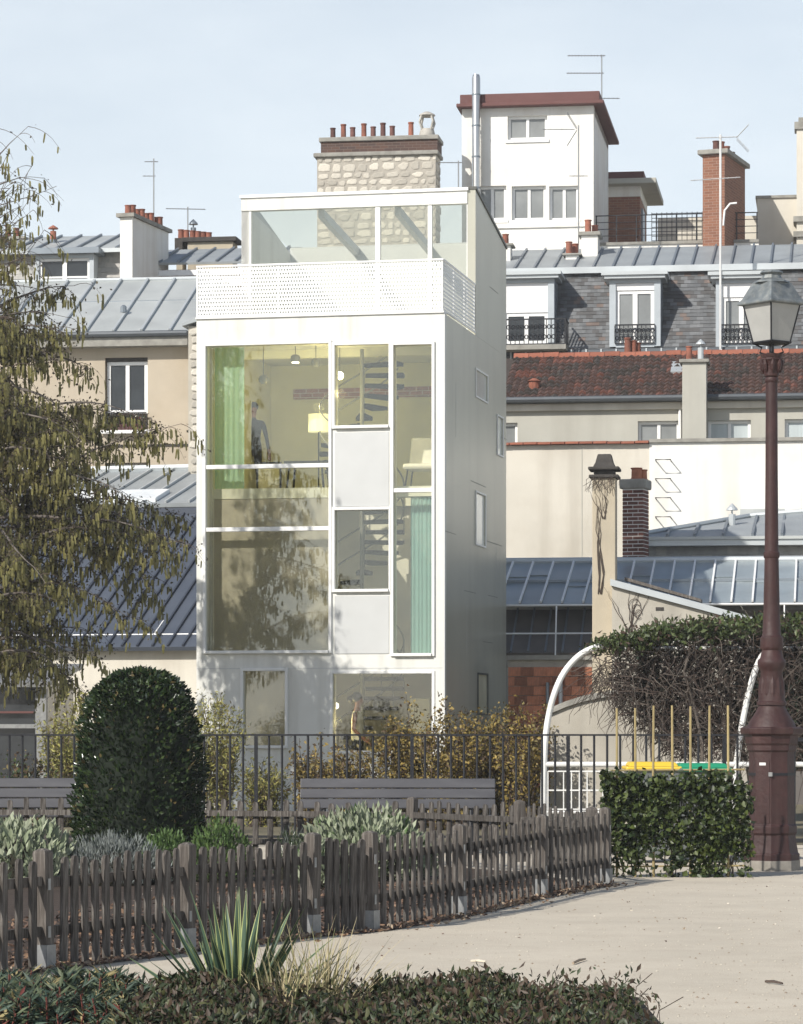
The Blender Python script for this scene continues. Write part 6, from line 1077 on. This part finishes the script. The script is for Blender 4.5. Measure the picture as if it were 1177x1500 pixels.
for (px, wpx, top, n, lb) in ((100,95,1000,5200,'yellow green bamboo clump left of the clipped bush'), (265,75,1000,3200,'yellow green bamboo clump right behind the clipped bush'), (318,80,985,4200,'sparse bamboo clump against the white house wall'), (385,85,1105,2400,'low olive shrub below the small ground floor window')):
    shrub('bamboo_clump' if 'bamboo' in lb else 'olive_shrub', lb, px, 44.5, wpx, top, 44, n, 0.07, ['bamboo_leaf','bamboo_leaf_b','yellow_leaf_b'], [.45,.35,.2], None, aspect=0.3, tall=0.1)
for (px, wpx, top, n, lb) in ((30,120,1090,2600,'dark shrub below the timber shed'),): shrub('dark_shrub', lb, px, 44.0, wpx, top, 30, n, 0.06, ['brown_leaf','yellow_leaf_b','topiary_leaf_b'], [.4,.2,.4], None)
# ================================================================ birch with catkins
def birch():
    base = Vector((-6.4,46.2,0)); t = T('birch_tree', 'tall birch hung with catkins, drooping over the left edge', 'tree', base)
    tr = [base+Vector((0.02*math.sin(k),0.02*k,0.95*k)) for k in range(12)]; B('trunk', MB().tube(tr, [0.15-0.0115*k for k in range(12)], 10), 'bark', t, smooth=True)
    br = MB(); tw = MB(); cat = []; lf = []
    def limb(z, az, L, rise, droop, r, dens):
        p = base+Vector((0,0.02*z,z)); d = Vector((math.cos(az)*math.cos(rise),math.sin(az)*math.cos(rise),math.sin(rise))); n = max(6,int(L/0.2)); pts = [p.copy()]
        for k in range(n): d = (d+Vector((random.gauss(0,0.07),random.gauss(0,0.07),-droop/n+random.gauss(0,0.05)))).normalized(); p = p+d*L/n; pts.append(p.copy())
        br.tube(pts, [max(0.004,r*(1-k/(n+0.5))) for k in range(n+1)], 5)
        for k in range(max(2,n//5), n+1):
            for q in range(random.choice((1,2,3,3)) if dens > 0.5 else random.choice((0,1,1,2))):
                a = random.uniform(0,2*math.pi); td = Vector((math.cos(a),math.sin(a),random.uniform(-0.5,0.5))).normalized(); tl = random.uniform(0.3,0.8); x = pts[k].copy(); tp = [x.copy()]
                for s in range(6): td = (td+Vector((random.gauss(0,0.12),random.gauss(0,0.12),-0.22))).normalized(); x = x+td*tl/6; tp.append(x.copy())
                tw.tube(tp, [0.0055-0.0006*i for i in range(7)], 3)
                for s in range(1,7):
                    if random.random() < 0.62*dens+0.1:
                        for _ in range(random.choice((1,1,2,3))): cat.append((tp[s]+Vector((random.gauss(0,0.03),random.gauss(0,0.03),-0.02)), random.uniform(0.09,0.20)))
                    for _ in range(int(random.random()*7.0*dens)): lf.append(tuple(tp[s]+Vector((random.gauss(0,0.05),random.gauss(0,0.05),random.gauss(0,0.05)))))
    for k in range(74):
        z = 2.3+5.3*(k+random.random())/74; az = random.gauss(0,0.95) if random.random() < 0.78 else random.uniform(0,2*math.pi); f_ = 1-abs(z-4.2)/7.5; limb(z, az, random.uniform(1.3,3.75)*f_*(1.0 if z > 4.2 else 0.9), R(random.uniform(5,45)), random.uniform(0.6,1.3), 0.035, random.uniform(0.75,1.0))
    for k in range(34):
        z = 6.9+2.8*k/34; az = random.gauss(0,0.9); limb(z, az, random.uniform(0.7,1.75)*(1-0.1*(z-7)), R(random.uniform(25,65)), random.uniform(0.0,0.7), 0.018, 0.22)
    for (az, L, rs) in ((0.1,1.7,62),(0.5,1.3,68),(-0.4,1.5,58),(0.0,1.0,30),(0.2,1.25,20)): limb(8.9+random.uniform(-0.6,0.4), az, L, R(rs), -0.15, 0.012, 0.06)
    B('branches', br, 'bark', t, recalc=False); B('twigs', tw, 'twig', t, recalc=False, kind='stuff')
    cm = MB()
    for p, L in cat:
        w = 0.014+random.random()*0.007; dx, dy = random.gauss(0,0.01), random.gauss(0,0.01); mi = 0 if random.random() < 0.55 else 1
        vs = [p]+[p+Vector((w*math.cos(a)+dx*0.2,w*math.sin(a),-L*0.2)) for a in (0,2.1,4.2)]+[p+Vector((w*0.9*math.cos(a)+dx,w*0.9*math.sin(a)+dy,-L*0.85)) for a in (0,2.1,4.2)]+[p+Vector((dx,dy,-L))]
        cm.add(vs, [(0,1,2),(0,2,3),(0,3,1),(1,4,5,2),(2,5,6,3),(3,6,4,1),(4,7,5),(5,7,6),(6,7,4)], mi)
    global BIRCH; BIRCH = t
    B('catkins', cm, ['catkin','catkin_b'], t, recalc=False, kind='stuff'); leaves('small_leaves', np.array(lf), 0.048, ['birch_leaf','birch_leaf_b'], t, up=-0.3, aspect=0.6); print('birch', len(cat), len(lf))
birch()
def second_birch():         # stands outside the frame; the glazed front mirrors it
    o = BIRCH.copy(); COL.objects.link(o); o.location = (-12.6,30.5,0); o.rotation_euler = (0,0,R(150)); o.scale = (1.15,1.15,1.15); ORG[o.name] = Vector(o.location)
    tag(o, 'second birch hung with catkins, mirrored in the glazed house front', 'tree')
    for ch in BIRCH.children:
        c = ch.copy(); COL.objects.link(c); c.parent = o
second_birch()
# ================================================================ foreground planting
def strap(m, base, d, L, w, bend, mi=0, edge=None, fold=0.35):
    n = 7; pts = []; p = Vector(base); d = Vector(d).normalized(); side = d.cross(Vector((0,0,1))); side = side.normalized() if side.length > 0.05 else Vector((1,0,0)); side = (side+Vector((random.gauss(0,0.3),random.gauss(0,0.3),0))).normalized()
    vs = []
    for k in range(n+1):
        u = k/n; ww = w*(0.55+0.9*u if u < 0.5 else 1.0*(1-((u-0.5)/0.5)**1.6))*0.5+0.0006; up = side.cross(d).normalized()
        vs += [p-side*ww, p-side*ww*0.7+up*ww*0.0, p-up*ww*fold, p+side*ww*0.7, p+side*ww]; d = (d+Vector((0,0,-bend/n))).normalized(); p = p+d*L/n
    for k in range(n):
        a = k*5
        for q in range(4): m.add([vs[a+q],vs[a+q+1],vs[a+5+q+1],vs[a+5+q]], [(0,1,2,3)], (edge if edge is not None and q in (0,3) else mi))
def yucca():
    base = Vector(((345-HX)*14.7/F,14.7,0.0)); t = T('yucca_plant', 'spiky variegated yucca with long stiff leaves in the front bed', 'plant', base)
    for k in range(54):
        az = 2*math.pi*k/54*3.4+random.uniform(-0.2,0.2); el = R(random.uniform(30,86)); L = random.uniform(0.46,0.74)
        m = MB(); strap(m, base+Vector((0.03*math.cos(az),0.03*math.sin(az),0.03)), (math.cos(az)*math.cos(el),math.sin(az)*math.cos(el),math.sin(el)), L, random.uniform(0.036,0.055), random.uniform(0.05,0.4), 0, 1); B('leaf', m, ['yucca_leaf','yucca_edge'], t, smooth=False, recalc=False)
    B('stem', MB().tube([base,base+Vector((0,0,0.10))], [0.05,0.035], 8), 'bark', t)
yucca()
def grass_tuft(label, px, Y, n, L, group=None):
    base = Vector(((px-HX)*Y/F,Y,0.0)); t = T('dry_grass', label, 'grass', base); m = MB()
    for k in range(n):
        az = random.uniform(0,2*math.pi); el = R(random.uniform(38,85)); strap(m, base+Vector((random.gauss(0,0.05),random.gauss(0,0.05),0)), (math.cos(az)*math.cos(el),math.sin(az)*math.cos(el),math.sin(el)), L*random.uniform(0.6,1.1), 0.0055, random.uniform(0.4,1.5), random.choice((0,0,1)))
    B('blades', m, ['dry_grass','dry_grass_b'], t, recalc=False, kind='stuff')
grass_tuft('wispy straw coloured grass tuft to the right of the yucca', 468, 14.6, 330, 0.56); grass_tuft('thin dry grass tuft in front of the yucca', 415, 14.3, 180, 0.50)
def low_hedge():
    t = T('low_hedge', 'low clipped reddish brown hedge edging the sandy path', 'hedge', ((600-HX)*14.9/F,14.9,0)); a, b = (225-HX)*14.9/F, (938-HX)*14.9/F
    m = MB(); nx = 40
    for k in range(nx):
        x0 = a+(b-a)*k/nx; x1 = a+(b-a)*(k+1)/nx; h = 0.20; m.box(x0,x1-0.001,11.5,15.0,0.0,h-0.03+0.02*math.sin(k*1.7))
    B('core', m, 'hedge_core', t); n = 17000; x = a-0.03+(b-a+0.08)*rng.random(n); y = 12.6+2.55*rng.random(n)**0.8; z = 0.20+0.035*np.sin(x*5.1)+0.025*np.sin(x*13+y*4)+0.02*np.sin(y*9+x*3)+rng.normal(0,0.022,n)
    edge = np.minimum(b+0.04-x, 15.15-y); z = np.where(edge < 0.12, z*np.sqrt(np.clip(edge/0.12,0.05,1))*(0.3+0.7*rng.random(n)), z); P = np.stack([x,y,z],1); leaves('foliage', P, 0.042, ['hedge_leaf','hedge_leaf_b','hedge_leaf_c'], t, up=0.9, aspect=0.42, weights=[.45,.37,.18])
    m = MB()
    for k in range(150): x = random.uniform(a,b); y = random.uniform(13.6,15.1); m.tube([(x,y,0.15),(x+random.gauss(0,0.02),y,0.22),(x+random.gauss(0,0.04),y,0.25+random.random()*0.05)], 0.0025, 3)
    B('shoots', m, 'hedge_leaf_b', t, kind='stuff', recalc=False); n = 900; P = np.stack([a+(b-a)*rng.random(n),13.4+1.7*rng.random(n),0.22+0.08*rng.random(n)],1); leaves('shoot_leaves', P, 0.038, ['hedge_leaf','hedge_leaf_b'], t, up=0.8, aspect=0.4)
low_hedge()
def spurge():
    t = T('spurge_shrub', 'bushy blue green spurge with whorled narrow leaves in the front bed', 'shrub', ((110-HX)*14.9/F,14.9,0)); P = []; D = []; mi = []; st = MB()
    for k in range(360):
        x = random.uniform((-40-HX)*14.9/F,(262-HX)*14.9/F); y = random.uniform(13.2,15.2); u = (x-(-40-HX)*14.9/F)/(302*14.9/F); h = 0.31*(1-0.55*max(0,(u-0.62)/0.38)**1.5)*random.uniform(0.72,1.06)*(1-0.18*max(0,(y-14.7)/0.5)); c = Vector((x,y,h)); st.tube([(x+random.gauss(0,0.05),y,0.0),(x,y,h)], 0.004, 4)
        for r_ in range(30):
            az = random.uniform(0,2*math.pi); s = random.random(); P.append((x,y,h-0.11*s)); D.append((math.cos(az),math.sin(az),0.75-0.7*s)); 
            mi.append((2 if random.random() < 0.55 and k % 5 == 0 and s < 0.5 else 3 if random.random() < 0.02 else random.choice((0,0,1))))
    v, f = leafset('sp', np.array(P), 0.07, rng, 0, 0.17, np.array(D)*2.2); B('stems', st, 'spurge_red', t, recalc=False, kind='stuff'); tri_obj('foliage', v, f, ['spurge_leaf','spurge_leaf_b','spurge_tip','spurge_red'], t, np.repeat(np.array(mi),2), 'stuff')
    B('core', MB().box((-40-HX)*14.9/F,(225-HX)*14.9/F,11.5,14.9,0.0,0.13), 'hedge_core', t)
spurge()
# ================================================================ light haze over the quarter
hm = MB().box(-60,60,-4,118,-1.0,24.0)
hz_o = bpy.data.objects.new('haze', mesh_of('haze', hm, 'haze_air')); COL.objects.link(hz_o); hz_o['kind'] = 'stuff'; tag(hz_o, 'thin pale haze in the air between the houses', 'haze')
